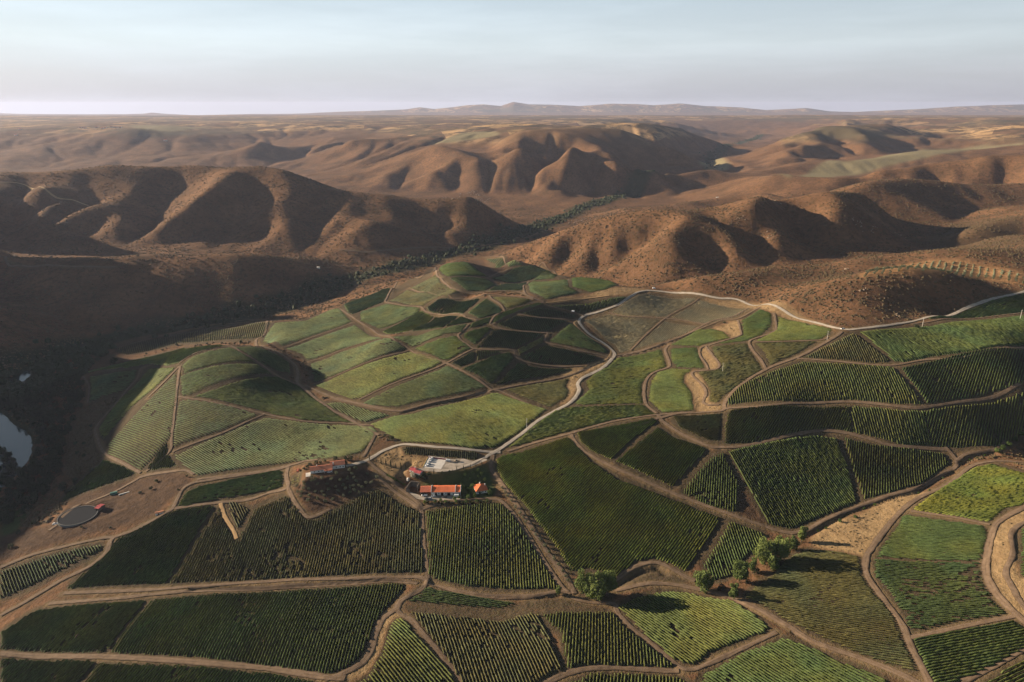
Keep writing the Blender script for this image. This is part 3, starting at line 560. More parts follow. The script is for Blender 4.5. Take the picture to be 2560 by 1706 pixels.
# tracks and roads: (crop, points, width m, kind, name)
ROADS = [
 ('X', [(2480,640),(2353,671),(2250,698),(2150,727),(2050,747),(1975,756),(1935,757),(1880,744),(1800,714),(1760,700),(1700,691),(1640,684),(1560,674),(1500,669),(1470,671),(1450,682),(1420,702),(1380,716),(1340,728),(1331,742),(1350,765),(1390,792),(1411,812),(1406,826),(1382,848),(1342,868),(1328,882),(1330,900),(1312,925),(1280,943),(1240,965),(1200,997),(1165,1022),(1140,1038),(1128,1044)], 4.6, 'gravel', 'gravel_road'),
 ('X', [(1150,1040),(1110,1038),(1060,1032),(1000,1028),(940,1022),(915,1024),(885,1035),(858,1050),(845,1058),(820,1066),(795,1072)], 4.6, 'gravel', 'gravel_road'),
 ('X', [(1128,1044),(1110,1054),(1090,1064),(1068,1072),(1040,1080),(1000,1084)], 4.0, 'gravel', 'gravel_road'),
 ('X', [(1133,1046),(1128,1065),(1132,1085),(1150,1110),(1190,1165),(1235,1235),(1280,1300),(1306,1335),(1320,1365)], 4.0, 'dirt', 'dirt_track'),
 ('X', [(845,1060),(862,1075),(900,1105),(935,1135),(960,1155),(968,1172),(970,1200),(972,1240),(978,1290),(984,1330)], 3.6, 'dirt', 'dirt_track'),
 ('X', [(862,1090),(900,1125),(940,1152),(965,1168),(1000,1160),(1080,1148),(1140,1148),(1165,1165),(1190,1195),(1230,1258),(1280,1335),(1305,1362)], 3.4, 'dirt', 'dirt_track'),
 ('F', [(600,900),(850,970),(1050,990),(1300,985),(1480,955),(1560,970)], 3.8, 'dirt', 'dirt_track'),
 ('E', [(430,970),(900,950),(1300,925),(1800,890),(2298,870),(2500,862),(2800,858),(2890,880)], 3.6, 'dirt', 'dirt_track'),
 ('E', [(330,1040),(700,1010),(1100,970),(1600,945),(2298,912),(2600,885),(2720,890),(2820,905)], 3.6, 'dirt', 'dirt_track'),
 ('F', [(592,870),(560,930),(480,980),(410,1020),(385,1070),(410,1110),(480,1150),(560,1240),(700,1400),(840,1568)], 4.0, 'dirt', 'dirt_track'),
 ('F', [(385,1070),(290,1140),(240,1230),(210,1340),(150,1440),(0,1520),(-100,1545)], 4.5, 'dirt', 'dirt_track'),
 ('E', [(0,1375),(600,1395),(1000,1412),(1400,1440),(1800,1475),(2200,1535),(2330,1545)], 4.2, 'dirt', 'dirt_track'),
 ('E', [(0,1120),(200,1010),(400,890),(600,790),(720,690),(760,600),(900,545),(1120,425),(1175,380),(1230,270),(1300,225),(1345,215),(1500,190),(1700,160),(1920,120),(1980,95)], 3.6, 'dirt', 'dirt_track'),
 ('E', [(0,795),(200,715),(450,650),(700,595),(780,590)], 3.6, 'dirt', 'dirt_track'),
 ('E', [(1945,120),(1935,180),(1940,255),(1820,290),(1700,330),(1500,352),(1180,395)], 3.6, 'dirt', 'dirt_track'),
 ('E', [(1490,360),(1520,450),(1575,540),(1600,600)], 3.2, 'straw', 'dirt_track'),
 ('E', [(1945,255),(1985,340),(2060,440),(2120,450),(2230,400)], 3.4, 'dirt', 'dirt_track'),
 ('D', [(1310,1100),(1260,1075),(1180,1078),(980,1110),(900,1150),(700,1250),(600,1290),(480,1340),(400,1420),(330,1480)], 3.6, 'dirt', 'dirt_track'),
 ('D', [(1330,1135),(1700,1090),(1980,1035),(2060,1010),(2150,1000)], 3.6, 'dirt', 'dirt_track'),
 ('D', [(1830,60),(1790,140),(1730,200),(1760,232),(1850,262),(1940,315),(2000,370),(2015,430),(2010,480),(2080,540),(2150,600),(2250,670),(2325,705),(2400,750),(2560,835)], 4.0, 'dirt', 'dirt_track'),
 ('H', [(240,1200),(170,1340),(150,1360)], 3.0, 'dirt', 'dirt_track'),
 ('D', [(2070,500),(2200,560),(2298,600),(2450,625),(2600,660),(2720,680)], 3.6, 'dirt', 'dirt_track'),
 ('H', [(-20,960),(120,1000),(280,1040),(420,1048),(600,1000),(820,955),(1050,905),(1300,860),(1600,790),(1760,720),(1850,680),(1900,670),(2100,620),(2220,580),(2325,540),(2520,440),(2660,410),(2760,355)], 3.2, 'dirt', 'dirt_track'),
 ('A', [(-200,600),(0,730),(130,810),(240,865),(330,900),(470,985),(600,1060),(840,1130),(980,1195),(1150,1290),(1290,1390),(1380,1410),(1560,1490),(1720,1568),(1800,1600)], 2.8, 'dirt', 'dirt_track'),
 ('X', [(413,842),(380,876),(340,915)], 2.8, 'dirt', 'dirt_track'),
 ('X', [(414,842),(408,880),(402,940),(396,990),(394,1010),(388,1040),(335,1085)], 2.8, 'dirt', 'dirt_track'),
 ('D', [(1210,350),(1300,290),(1540,236),(1640,280),(1750,345),(1850,420),(1960,475),(2020,490)], 2.6, 'dirt', 'dirt_track'),
 ('D', [(1205,575),(1300,590),(1500,625),(1780,690),(2050,740),(2325,755),(2530,770)], 2.6, 'dirt', 'dirt_track'),
 ('D', [(1790,692),(1500,822),(1165,950)], 2.4, 'dirt', 'dirt_track'),
 ('D', [(1060,345),(960,380),(930,450),(850,540),(760,650),(650,780),(660,860),(710,960),(840,1030),(950,1090)], 3.0, 'dirt', 'dirt_track'),
 ('D', [(740,430),(680,450),(690,500),(705,550),(690,575)], 2.6, 'dirt', 'dirt_track'),
 ('D', [(560,440),(600,500),(600,560),(590,620)], 2.6, 'dirt', 'dirt_track'),
 ('X', [(646,800),(707,780),(810,742)], 2.2, 'dirt', 'dirt_track'),
 ('X', [(707,832),(781,807),(880,775)], 2.2, 'dirt', 'dirt_track'),
 ('X', [(717,884),(781,860),(938,807)], 2.2, 'dirt', 'dirt_track'),
 ('X', [(825,919),(920,876),(1023,836)], 2.6, 'dirt', 'dirt_track'),
 ('X', [(270,800),(400,765),(500,745),(600,735),(625,740)], 2.4, 'dirt', 'dirt_track'),
 # middle hill terraces
 ('A', [(960,855),(980,900),(1040,940),(1120,990),(1300,1000),(1500,1005),(1520,1060),(1600,1110),(1750,1145),(2000,1165),(2180,1160)], 3.0, 'dirt', 'dirt_track'),
 ('A', [(960,855),(1000,820),(1070,750)], 3.0, 'dirt', 'dirt_track'),
 ('A', [(850,1130),(980,1060),(1120,990)], 2.4, 'dirt', 'dirt_track'),
 ('A', [(1510,645),(1400,690),(1300,750),(1270,750),(1320,670),(1400,625)], 2.6, 'dirt', 'dirt_track'),
 ('A', [(1290,755),(1360,790),(1500,815),(1700,828),(1840,838)], 2.8, 'dirt', 'dirt_track'),
 ('A', [(1840,838),(1820,880),(1810,915),(1870,945),(2000,970),(2200,1020),(2352,1050),(2480,1085)], 3.0, 'dirt', 'dirt_track'),
 ('A', [(1545,650),(1700,680),(1900,695),(2100,710),(2130,700)], 2.6, 'dirt', 'dirt_track'),
 ('A', [(1815,560),(1900,585),(2050,620),(2140,650),(2200,670)], 2.8, 'dirt', 'dirt_track'),
 ('A', [(1820,540),(2000,520),(2200,500),(2440,470)], 2.4, 'straw', 'dirt_track'),
 ('A', [(740,190),(750,250),(800,310),(860,370),(930,410),(1000,435),(1200,440),(1400,425),(1550,435),(1640,470),(1720,505),(1800,535),(1750,548),(1520,640)], 3.4, 'dirt', 'dirt_track'),
 ('A', [(1210,455),(1450,475),(1700,512)], 2.8, 'dirt', 'dirt_track'),
 ('A', [(470,400),(560,430),(780,465),(900,495),(1000,500),(1170,478),(1215,455)], 2.8, 'dirt', 'dirt_track'),
 ('A', [(740,190),(600,290),(440,320),(300,420),(260,500),(255,535),(400,565),(600,585),(630,620),(700,645),(800,660),(1000,660),(1040,690),(1140,710)], 3.0, 'dirt', 'dirt_track'),
 ('A', [(1270,470),(1300,510),(1380,560),(1415,620)], 3.0, 'dirt', 'dirt_track'),
 ('A', [(1700,512),(1640,470),(1605,420),(1605,370),(1650,335)], 3.0, 'dirt', 'dirt_track'),
 ('A', [(740,190),(900,145),(1000,110),(1200,95),(1400,92),(1550,130),(1750,180),(1850,225),(1920,262),(2100,295),(2352,285)], 2.6, 'dirt', 'dirt_track'),
 ('A', [(1240,300),(1350,250),(1480,200)], 2.4, 'dirt', 'dirt_track'),
 # east slope
 ('B', [(170,400),(145,440),(280,560),(430,640),(500,700),(470,770),(420,800),(280,860),(260,880)], 2.6, 'straw', 'dirt_track'),
 ('B', [(570,760),(640,735),(800,700),(1000,640),(1100,590),(1300,510),(1480,440),(1600,395),(1750,380),(1960,270)], 3.0, 'dirt', 'dirt_track'),
 ('B', [(470,325),(640,360),(1000,378),(1200,400),(1450,440)], 2.4, 'dirt', 'dirt_track'),
 ('B', [(1360,185),(1030,380),(690,695)], 2.2, 'dirt', 'dirt_track'),
 ('B', [(1065,640),(1030,690),(1070,810),(1060,860),(940,900),(860,960),(825,1060),(830,1180),(860,1240),(950,1310)], 3.6, 'dirt', 'dirt_track'),
 ('B', [(1470,650),(1430,650),(1500,750),(1560,830),(1520,880),(1320,900),(1300,940),(1400,1040),(1430,1120),(1400,1200),(1450,1230),(1560,1225)], 3.0, 'dirt', 'dirt_track'),
 ('B', [(2095,330),(2110,400),(2110,500),(2000,550),(1860,600),(1880,680),(1960,780),(2020,880)], 3.2, 'dirt', 'dirt_track'),
 ('B', [(1740,400),(1770,500),(1760,550),(1600,600),(1470,640),(1380,670),(1370,740),(1430,830),(1450,880)], 2.8, 'dirt', 'dirt_track'),
 ('C', [(-370,1170),(-250,1140),(-150,1100),(0,1066),(150,1060),(290,1045),(305,990),(400,880),(600,760),(800,684),(960,600),(1075,530),(1090,512)], 4.0, 'dirt', 'dirt_track'),
 ('C', [(500,585),(930,572),(1000,550)], 2.2, 'dirt', 'dirt_track'),
 ('H', [(1128,1325),(1300,1270),(1560,1200),(1850,1120),(2150,1075),(2325,1060)], 3.6, 'dirt', 'dirt_track'),
 ('C', [(310,1034),(550,1018),(800,998),(1130,988),(1500,1022),(1650,1025),(1900,988),(2200,920),(2475,868)], 3.4, 'dirt', 'dirt_track'),
 ('C', [(790,695),(1050,715),(1300,738),(1450,740),(1650,705),(2000,665),(2475,605)], 3.0, 'dirt', 'dirt_track'),
 ('C', [(1560,462),(1700,445),(1900,428),(2200,400),(2475,378)], 2.8, 'dirt', 'dirt_track'),
 ('H', [(2150,1075),(2180,1120),(2298,1200),(2400,1250),(2500,1290),(2560,1295),(2700,1290),(2900,1250),(3150,1195),(3260,1185),(3400,1195),(3600,1245),(3750,1285),(4100,1310)], 4.2, 'dirt', 'dirt_track'),
 ('H', [(1560,1210),(1590,1260),(1650,1320),(1750,1380),(1870,1440),(2100,1540),(2325,1640)], 3.8, 'dirt', 'dirt_track'),
 ('G', [(0,308),(200,385),(400,455),(600,525),(740,560),(850,545)], 3.6, 'dirt', 'dirt_track'),
 ('G', [(740,565),(860,540),(1000,460),(1200,385),(1400,310),(1600,258),(1780,160),(1860,115),(1870,70),(1820,10),(1790,-20)], 3.8, 'dirt', 'dirt_track'),
 ('G', [(1870,70),(1930,30),(2050,10),(2150,-10),(2200,-60)], 3.4, 'dirt', 'dirt_track'),
 ('G', [(2400,90),(2200,75),(2050,85),(1950,120),(1800,240),(1600,330),(1450,460),(1310,640),(1255,740),(1270,860),(1400,1040),(1500,1180),(1570,1350),(1690,1580)], 4.2, 'dirt', 'dirt_track'),
 ('G', [(1560,412),(1850,455),(2095,505)], 3.2, 'dirt', 'dirt_track'),
 ('G', [(2475,330),(2325,390),(2160,480),(2110,560),(2070,740),(2075,860),(2160,1000),(2325,1160),(2475,1270)], 4.2, 'dirt', 'dirt_track'),
 ('G', [(2475,470),(2325,490),(2240,560),(2250,700),(2200,820),(2240,920),(2325,1060),(2475,1200)], 3.4, 'dirt', 'dirt_track'),
 ('G', [(1555,1268),(1800,1215),(2060,1160),(2280,1115)], 3.4, 'dirt', 'dirt_track'),
 ('G', [(1900,1570),(2100,1470),(2325,1345),(2475,1280)], 3.4, 'dirt', 'dirt_track'),
 ('G', [(-440,950),(-200,900),(0,915),(200,960),(350,1000),(500,1060),(700,1170),(900,1290),(1200,1400),(1500,1520),(1650,1600)], 4.2, 'dirt', 'dirt_track'),
 ('F', [(1840,895),(1900,850),(2000,785),(2130,760),(2240,800),(2325,850),(2400,885)], 4.0, 'dirt', 'dirt_track'),
 ('F', [(1560,1000),(1700,1030),(1850,1040),(1870,1090),(1950,1180),(2100,1300),(2290,1460),(2340,1480),(2450,1460),(2700,1350),(2950,1230)], 3.6, 'dirt', 'dirt_track'),
 ('F', [(1380,1580),(1560,1500),(1750,1470),(2000,1480),(2290,1490)], 3.8, 'dirt', 'dirt_track'),
 # far tracks
 ('2', [(0,1100),(200,1112),(420,1090),(650,1078),(820,1085),(900,1075),(1100,1045),(1300,1000),(1430,960)], 4.5, 'dirt', 'dirt_track'),
 ('1', [(100,1130),(40,1165),(150,1205),(400,1205),(620,1210),(780,1212)], 4.5, 'dirt', 'dirt_track'),
 ('1', [(0,640),(170,660),(350,725),(520,770),(600,800)], 6.0, 'straw', 'dirt_track'),
]
DITCH = [('H', [(420,1062),(600,1015),(820,972),(1000,915)], 3, 2.2), ('H', [(1660,765),(1790,705)], 3, 2.2), ('F', [(-1000,940),(-400,930),(0,900),(300,878),(560,890)], 3.5, 2.0),
 ('F', [(620,895),(760,945),(900,975),(1100,1000),(1300,1000),(1480,985)], 3.2, 1.8), ('F', [(1850,920),(1950,860),(2050,815),(2150,800),(2200,830)], 5, 2.5),
 ('G', [(860,580),(1000,500),(1150,420),(1300,370),(1450,320),(1600,285),(1750,190),(1860,145)], 3.5, 2.2), ('G', [(370,1020),(500,1090),(680,1185)], 1.8, 1.2),('G', [(760,1230),(900,1310),(950,1330)], 1.8, 1.2),
 ('B', [(600,742),(900,680),(1050,620)], 2.2, 1.8), ('B', [(1100,600),(1300,530),(1500,460)], 2.2, 1.8), ('H', [(1880,335),(2000,262),(2080,245)], 3, 1.5), ('G', [(1905,90),(2000,40),(2120,20)], 4, 2.5),
 ('D', [(2030,350),(2030,440)], 3, 1.5)]
# ------------------------------------------------------------------ shape the ground
NEAR = int(np.searchsorted(rr, 2600))
def blur(M, it=2):
    for _ in range(it):
        M = (np.roll(M,1,0)+M*2+np.roll(M,-1,0))/4
        M = (np.roll(M,1,1)+M*2+np.roll(M,-1,1))/4
    return M
def raster(polys, base=None):
    M = np.zeros(GX.shape) if base is None else base
    for p in polys:
        x0 = min(q[0] for q in p); x1 = max(q[0] for q in p); y0 = min(q[1] for q in p); y1 = max(q[1] for q in p)
        m = (GX > x0) & (GX < x1) & (GY > y0) & (GY < y1)
        ii = np.nonzero(m)
        if len(ii[0]): M[ii] = np.maximum(M[ii], inpoly(GX[ii], GY[ii], p).astype(float))
    return M
def near_line(line, rad):
    x0 = min(q[0] for q in line)-rad; x1 = max(q[0] for q in line)+rad; y0 = min(q[1] for q in line)-rad; y1 = max(q[1] for q in line)+rad
    ii = np.nonzero((GX > x0) & (GX < x1) & (GY > y0) & (GY < y1))
    return ii, (dist_line(GX[ii], GY[ii], line) if len(ii[0]) else None)

pol0 = [L(f[0], f[1]) for f in FIELDS]
vm = raster(pol0)
vm = blur(vm, 14)
wild = 1-sstep(.02, .35, vm)
farw = sstep(900, 1500, GY)
# smooth hills with gullied flanks away from the vineyards
sl = np.hypot(np.gradient(GZ, axis=0)/np.gradient(RRR, axis=0), np.gradient(GZ, axis=1)/(np.gradient(AA, axis=1)*RRR))
sl = blur(sl, 6)
wx = GX + 60*fbm(GX, GY, 240, 3, 5); wy = GY + 60*fbm(GX, GY, 240, 3, 9)
steep = sstep(.05, .35, sl)
g = ridged(wx, wy, 210, 4, 3) - .5
wildD = wild*np.maximum(sstep(1150, 1500, GY), sstep(0, 1, wild)*.25)
# running water: rain-cut spurs and gullies on the wild slopes (stream-power erosion on a 10 m grid)
import heapq
EX0, EX1, EY0, EY1, ES = -3700., 3900., 1040., 7600., 12.
ex = np.arange(EX0, EX1, ES); ey = np.arange(EY0, EY1, ES)
EXG, EYG = np.meshgrid(ex, ey)
GZn = GZ + wild*fbm(GX, GY, 160, 4, 301)*7 + wild*fbm(GX, GY, 620, 4, 303)*26*sstep(2900, 4200, GY)
H0 = gh(EXG, EYG, GZn); nyE, nxE = H0.shape
EM = gh(EXG, EYG, wild)
def fill(H):
    H = H.copy().ravel(); n = H.size; done = bytearray(n); pq = []
    for i in list(range(nxE))+list(range(n-nxE, n))+list(range(0, n, nxE))+list(range(nxE-1, n, nxE)):
        if not done[i]: done[i] = 1; pq.append((H[i], i))
    heapq.heapify(pq); Hl = H.tolist()
    while pq:
        hv_, i = heapq.heappop(pq); x = i % nxE
        for d in (-nxE, nxE, -1, 1):
            k = i+d
            if k < 0 or k >= n or done[k] or (d == -1 and x == 0) or (d == 1 and x == nxE-1): continue
            done[k] = 1
            if Hl[k] < hv_+.002: Hl[k] = hv_+.002
            heapq.heappush(pq, (Hl[k], k))
    return np.array(Hl).reshape(nyE, nxE)
def recv(H):
    best = np.zeros(H.shape); rc = np.arange(H.size).reshape(H.shape).copy(); dist = np.full(H.shape, ES)
    idx = np.arange(H.size).reshape(H.shape)
    for dy in (-1, 0, 1):
        for dx in (-1, 0, 1):
            if dx == dy == 0: continue
            ys = slice(max(0, -dy), nyE-max(0, dy)); xs = slice(max(0, -dx), nxE-max(0, dx))
            yd = slice(max(0, dy), nyE-max(0, -dy)); xd = slice(max(0, dx), nxE-max(0, -dx))
            dd_ = ES*math.hypot(dx, dy); g_ = (H[ys, xs]-H[yd, xd])/dd_
            m = g_ > best[ys, xs]
            best[ys, xs] = np.where(m, g_, best[ys, xs]); rc[ys, xs] = np.where(m, idx[yd, xd], rc[ys, xs]); dist[ys, xs] = np.where(m, dd_, dist[ys, xs])
    return rc.ravel(), dist.ravel()
H = fill(H0)
KDT = .085
for it in range(9):
    rc, dist = recv(H)
    od = np.argsort(H.ravel()); ol = od.tolist(); rl_ = rc.tolist()
    A = [ES*ES]*H.size
    for i in reversed(ol):
        r_ = rl_[i]
        if r_ != i: A[r_] += A[i]
    Kf = (KDT*np.sqrt(np.minimum(np.array(A), 4e5))*EM.ravel()/dist)
    Kl = Kf.tolist(); Hl = H.ravel().tolist()
    for i in ol:
        r_ = rl_[i]
        if r_ != i: Hl[i] = (Hl[i]+Kl[i]*Hl[r_])/(1+Kl[i])
    H = np.array(Hl).reshape(H.shape)
    for _ in range(2):
        Lp = np.zeros_like(H); Lp[1:-1,1:-1] = H[2:,1:-1]+H[:-2,1:-1]+H[1:-1,2:]+H[1:-1,:-2]-4*H[1:-1,1:-1]
        H = H+.09*Lp*EM
DH = H-H0
DH = np.clip(DH, -60, 12)
def esample(x, y):
    fx = np.clip((x-EX0)/ES, 0, nxE-1.001); fy = np.clip((y-EY0)/ES, 0, nyE-1.001); i = fx.astype(int); j = fy.astype(int); fx = fx-i; fy = fy-j
    return DH[j,i]*(1-fx)*(1-fy)+DH[j,i+1]*fx*(1-fy)+DH[j+1,i]*(1-fx)*fy+DH[j+1,i+1]*fx*fy
edge = sstep(EX0, EX0+200, GX)*(1-sstep(EX1-200, EX1, GX))*sstep(EY0, EY0+80, GY)*(1-sstep(EY1-700, EY1, GY))
GZ = GZ + (GZn-GZ)*edge + esample(GX, GY)*edge*wild
print('EROSION', DH.min(), DH.mean())
GZ = GZ + wild*sstep(2600, 4600, GY)*(ridged(wx, wy, 800, 5, 21)-.5)*(40*sstep(-20,120,GZ)+60*sstep(5600,7500,GY))*(1-sstep(9000, 14000, GY))*sstep(.01,.12,sl+.02)
GZ = GZ + wild*fbm(GX, GY, 90, 5, 41)*np.where(GY > 1100, 1.6, 1.6) + (1-wild)*fbm(GX, GY, 120, 3, 43)*1.4
# the far plain falls away with the curve of the earth; mountains stand on it
SKYL = [(-800,264),(0,261),(200,263),(330,262),(350,259),(380,262),(450,265),(560,263),(700,261),(800,257),(930,252),(965,247),(1000,251),(1040,247),(1075,242),(1110,240),(1150,244),(1180,234),(1215,240),(1270,241),(1330,244),(1400,238),(1460,239),(1500,242),(1560,238),(1620,244),(1700,247),(1760,253),(1850,248),(1905,256),(1960,258),(2100,252),(2200,245),(2353,240),(3000,246)]
pxg = 1176.5 + FPX*GX/(np.maximum(GY, 50)*CP + HC*SP)
tgt = HC - np.interp(pxg, [s[0] for s in SKYL], [slope(s[1]) for s in SKYL])*24000
tgt = tgt + fbm(GX, GY, 1500, 4, 77)*14
far = sstep(9000, 14000, GY)
plain = 155 - np.maximum(GY-13000, 0)*.0125 + fbm(GX, GY, 1800, 5, 61)*22*(1-sstep(15000, 21000, GY))
GZ = GZ*(1-far) + plain*far
bump = np.exp(-((GY-24000)/1500)**2)
GZ = np.where(GY > 14000, plain + (tgt-plain)*bump, GZ)

# level pads and cuttings of the farm
def pad(line_px, z, soft=7.0, crop_k='J'):
    global GZ
    p = [onz(*crop(crop_k, q), z) for q in line_px]
    ii, d = near_line(p+[p[0]], soft+90)
    ins = inpoly(GX[ii], GY[ii], p)
    w = np.where(ins, 1.0, 1-sstep(0, soft, d))
    GZ[ii] = GZ[ii]*(1-w) + z*w
    return p
pad([(560,640),(900,860),(1600,900),(2150,900),(2150,1180),(1600,1240),(700,1240),(380,1040),(400,800)], 0.0, 9)
pad([(480,560),(840,310),(1100,330),(1560,365),(1830,420),(1980,380),(2060,420),(1700,560),(1000,670),(560,600)], 8.6, 8)
pad([(130,1190),(150,1168),(230,1150),(262,1160),(255,1180),(200,1200)], -25.0, 5, 'X')
pad([(700,1070),(800,1052),(822,1066),(800,1084),(745,1098),(706,1098)], 9.0, 8, 'X')
for k, pts, wdt, dep in DITCH:
    ln = L(k, pts)
    ii, d = near_line(ln, wdt*3)
    GZ[ii] = GZ[ii] - dep*np.exp(-(d/(wdt*.62))**2)
# low banks beside the terraced fields
WATER_Z = -57.5
WAT = [[(-500,930),(-200,935),(0,948),(15,958),(30,975),(60,990),(73,1010),(73,1040),(60,1065),(45,1085),(33,1098),(18,1112),(0,1128),(-200,1250),(-500,1300)],
       [(22,875),(40,870),(50,862),(60,849),(68,858),(66,866),(50,877),(30,881)]]
WATP = [[onz(x, y, WATER_Z) for x, y in w] for w in WAT]
wm = raster(WATP)
GZ = np.where((RRR < 1500) & (GZ < WATER_Z+1.2), WATER_Z+1.2, GZ)
wm = blur(wm, 1)
GZ = GZ*(1-wm) + (WATER_Z-4)*wm

FP = [L(f[0], f[1]) for f in FIELDS]
RP = [L(r[0], r[1]) for r in ROADS]
vine = raster([[(q[0], q[1]) for q in p] for p in FP]); vine = blur(vine, 1)
zmap = {'straw': 0, 'dirt': 1, 'plough': 2, 'grass': 3, 'terrace': 4, 'orchard': 5, 'rough': 6}
zones = np.zeros((7,)+GX.shape)
for k, pts, kind in ZONES:
    zones[zmap[kind]] = np.maximum(zones[zmap[kind]], raster([L(k, pts)]))
for f_, p_ in zip(FIELDS, FP):
    if f_[3] is GR: zones[4] = raster([[(q[0], q[1]) for q in p_]], zones[4])
zones = np.array([blur(z, 2) for z in zones])
vine = vine*(1-.9*zones[4])
# dry verges along the tracks
verge = np.zeros(GX.shape)
for r, p in zip(ROADS, RP):
    ii, d = near_line(p, 9)
    if d is not None: verge[ii] = np.maximum(verge[ii], 1-sstep(r[2]*.5+.5, r[2]*.5+3.5, d))
# the whole estate: bare earth between the blocks, scrub outside
est = sstep(.06, .25, vm)
RIVW = [onz(*p) for p in RIVER]
rivd = np.full(GX.shape, 1e3)
ii, d = near_line(RIVW, 220); rivd[ii] = d
green = (1-sstep(18, 60, rivd + 20*fbm(GX, GY, 60, 3, 91)))

def tri_grid(nr, na):
    i = np.arange((nr-1)*(na-1)); r = i//(na-1); c = i % (na-1)
    v = r*na+c
    return np.stack([v, v+1, v+na+1, v+na], 1)
def mesh_np(name, V, F, mat, parent=None, smooth=True, attrs=None):
    me = bpy.data.meshes.new(name)
    V = np.asarray(V, np.float32); F = np.asarray(F, np.int32)
    n = F.shape[1]
    me.vertices.add(len(V)); me.vertices.foreach_set('co', V.ravel())
    me.loops.add(F.size); me.loops.foreach_set('vertex_index', F.ravel())
    me.polygons.add(len(F))
    me.polygons.foreach_set('loop_start', np.arange(0, F.size, n, dtype=np.int32))
    me.polygons.foreach_set('loop_total', np.full(len(F), n, np.int32))
    me.polygons.foreach_set('use_smooth', np.full(len(F), smooth, bool))
    if attrs:
        for k, a in attrs.items():
            at = me.attributes.new(k, 'FLOAT_COLOR', 'POINT')
            a4 = np.ones((len(V), 4), np.float32); a4[:, :3] = a
            at.data.foreach_set('color', a4.ravel())
    me.update(calc_edges=True)
    if mat: me.materials.append(mat)
    o = bpy.data.objects.new(name, me); COL.objects.link(o)
    if parent: o.parent = parent
    return o
def tag(o, label=None, cat=None, group=None, kind=None):
    if label: o['label'] = label
    if cat: o['category'] = cat
    if group: o['group'] = group
    if kind: o['kind'] = kind
    return o

# ------------------------------------------------------------------ materials
def newmat(name):
    m = bpy.data.materials.new(name); m.use_nodes = True
    n = m.node_tree.nodes; l = m.node_tree.links
    b = n['Principled BSDF']; b.inputs['Specular IOR Level'].default_value = .15; b.inputs['Roughness'].default_value = .85
    return m, n, l, b
def pos(n, l, sc=1.0, kind='Object'):
    t = n.new('ShaderNodeTexCoord'); m = n.new('ShaderNodeMapping'); m.inputs['Scale'].default_value = (sc, sc, sc) if not isinstance(sc, tuple) else sc
    l.new(t.outputs[kind], m.inputs['Vector']); return m.outputs['Vector']
def noise(n, l, vec, scale, det=5, rough=.55):
    t = n.new('ShaderNodeTexNoise'); t.inputs['Scale'].default_value = scale; t.inputs['Detail'].default_value = det; t.inputs['Roughness'].default_value = rough
    l.new(vec, t.inputs['Vector']); return t.outputs['Fac']
def mrange(n, l, v, a, b, c=0., d=1.):
    t = n.new('ShaderNodeMapRange'); t.inputs['From Min'].default_value = a; t.inputs['From Max'].default_value = b; t.inputs['To Min'].default_value = c; t.inputs['To Max'].default_value = d
    l.new(v, t.inputs['Value']); return t.outputs['Result']
def mixc(n, l, f, a, b, mode='MIX'):
    t = n.new('ShaderNodeMix'); t.data_type = 'RGBA'; t.blend_type = mode
    for k, v in (('Factor', f), ('A', a), ('B', b)):
        s = t.inputs[k]
        if hasattr(v, 'links') or isinstance(v, bpy.types.NodeSocket): l.new(v, s)
        elif isinstance(v, (int, float)): s.default_value = v
        else: s.default_value = (*v, 1)
    return t.outputs['Result']
def math_(n, l, op, a, b):
    t = n.new('ShaderNodeMath'); t.operation = op
    for i, v in enumerate((a, b)):
        if isinstance(v, bpy.types.NodeSocket): l.new(v, t.inputs[i])
        else: t.inputs[i].default_value = v
    return t.outputs[0]
def bump(n, l, b, h, st, dist):
    t = n.new('ShaderNodeBump'); t.inputs['Strength'].default_value = st; t.inputs['Distance'].default_value = dist
    l.new(h, t.inputs['Height']); l.new(t.outputs['Normal'], b.inputs['Normal'])
def attr(n, name):
    t = n.new('ShaderNodeAttribute'); t.attribute_name = name; return t
def simple(name, col, rough=.8, var=.25, scale=.8, spec=.15, metal=0., bst=0., bd=.05):
    m, n, l, b = newmat(name)
    f = noise(n, l, pos(n, l), scale, 4)
    c = mixc(n, l, mrange(n, l, f, .3, .7), tuple(c*(1-var) for c in col), tuple(min(1, c*(1+var)) for c in col))
    l.new(c, b.inputs['Base Color']); b.inputs['Roughness'].default_value = rough; b.inputs['Specular IOR Level'].default_value = spec; b.inputs['Metallic'].default_value = metal
    if bst: bump(n, l, b, noise(n, l, pos(n, l), scale*4, 4), bst, bd)
    return m

# ground
gm, n, l, b = newmat('hill_ground')
P0 = pos(n, l, 1.0)
za = attr(n, 'zone_a'); zb = attr(n, 'zone_b'); zc = attr(n, 'zone_c')
def sep(node):
    s = n.new('ShaderNodeSeparateColor'); l.new(node.outputs['Color'], s.inputs[0]); return s.outputs
A_, B_, C_ = sep(za), sep(zb), sep(zc)
nb = noise(n, l, P0, .0016, 6, .6)     # broad patches
nm = noise(n, l, P0, .012, 6, .62)
nf = noise(n, l, P0, .11, 5, .7)
nff = noise(n, l, P0, .6, 3, .7)
scrub = mixc(n, l, mrange(n, l, nm, .34, .66), (.088,.050,.028), (.168,.090,.048))
scrub = mixc(n, l, mrange(n, l, nf, .46, .66, 0, .75), scrub, mixc(n, l, mrange(n, l, nb, .4, .6), (.034,.030,.014), (.050,.036,.018)))
scrub = mixc(n, l, mrange(n, l, nff, .58, .75, 0, .4), scrub, (.20,.135,.075))
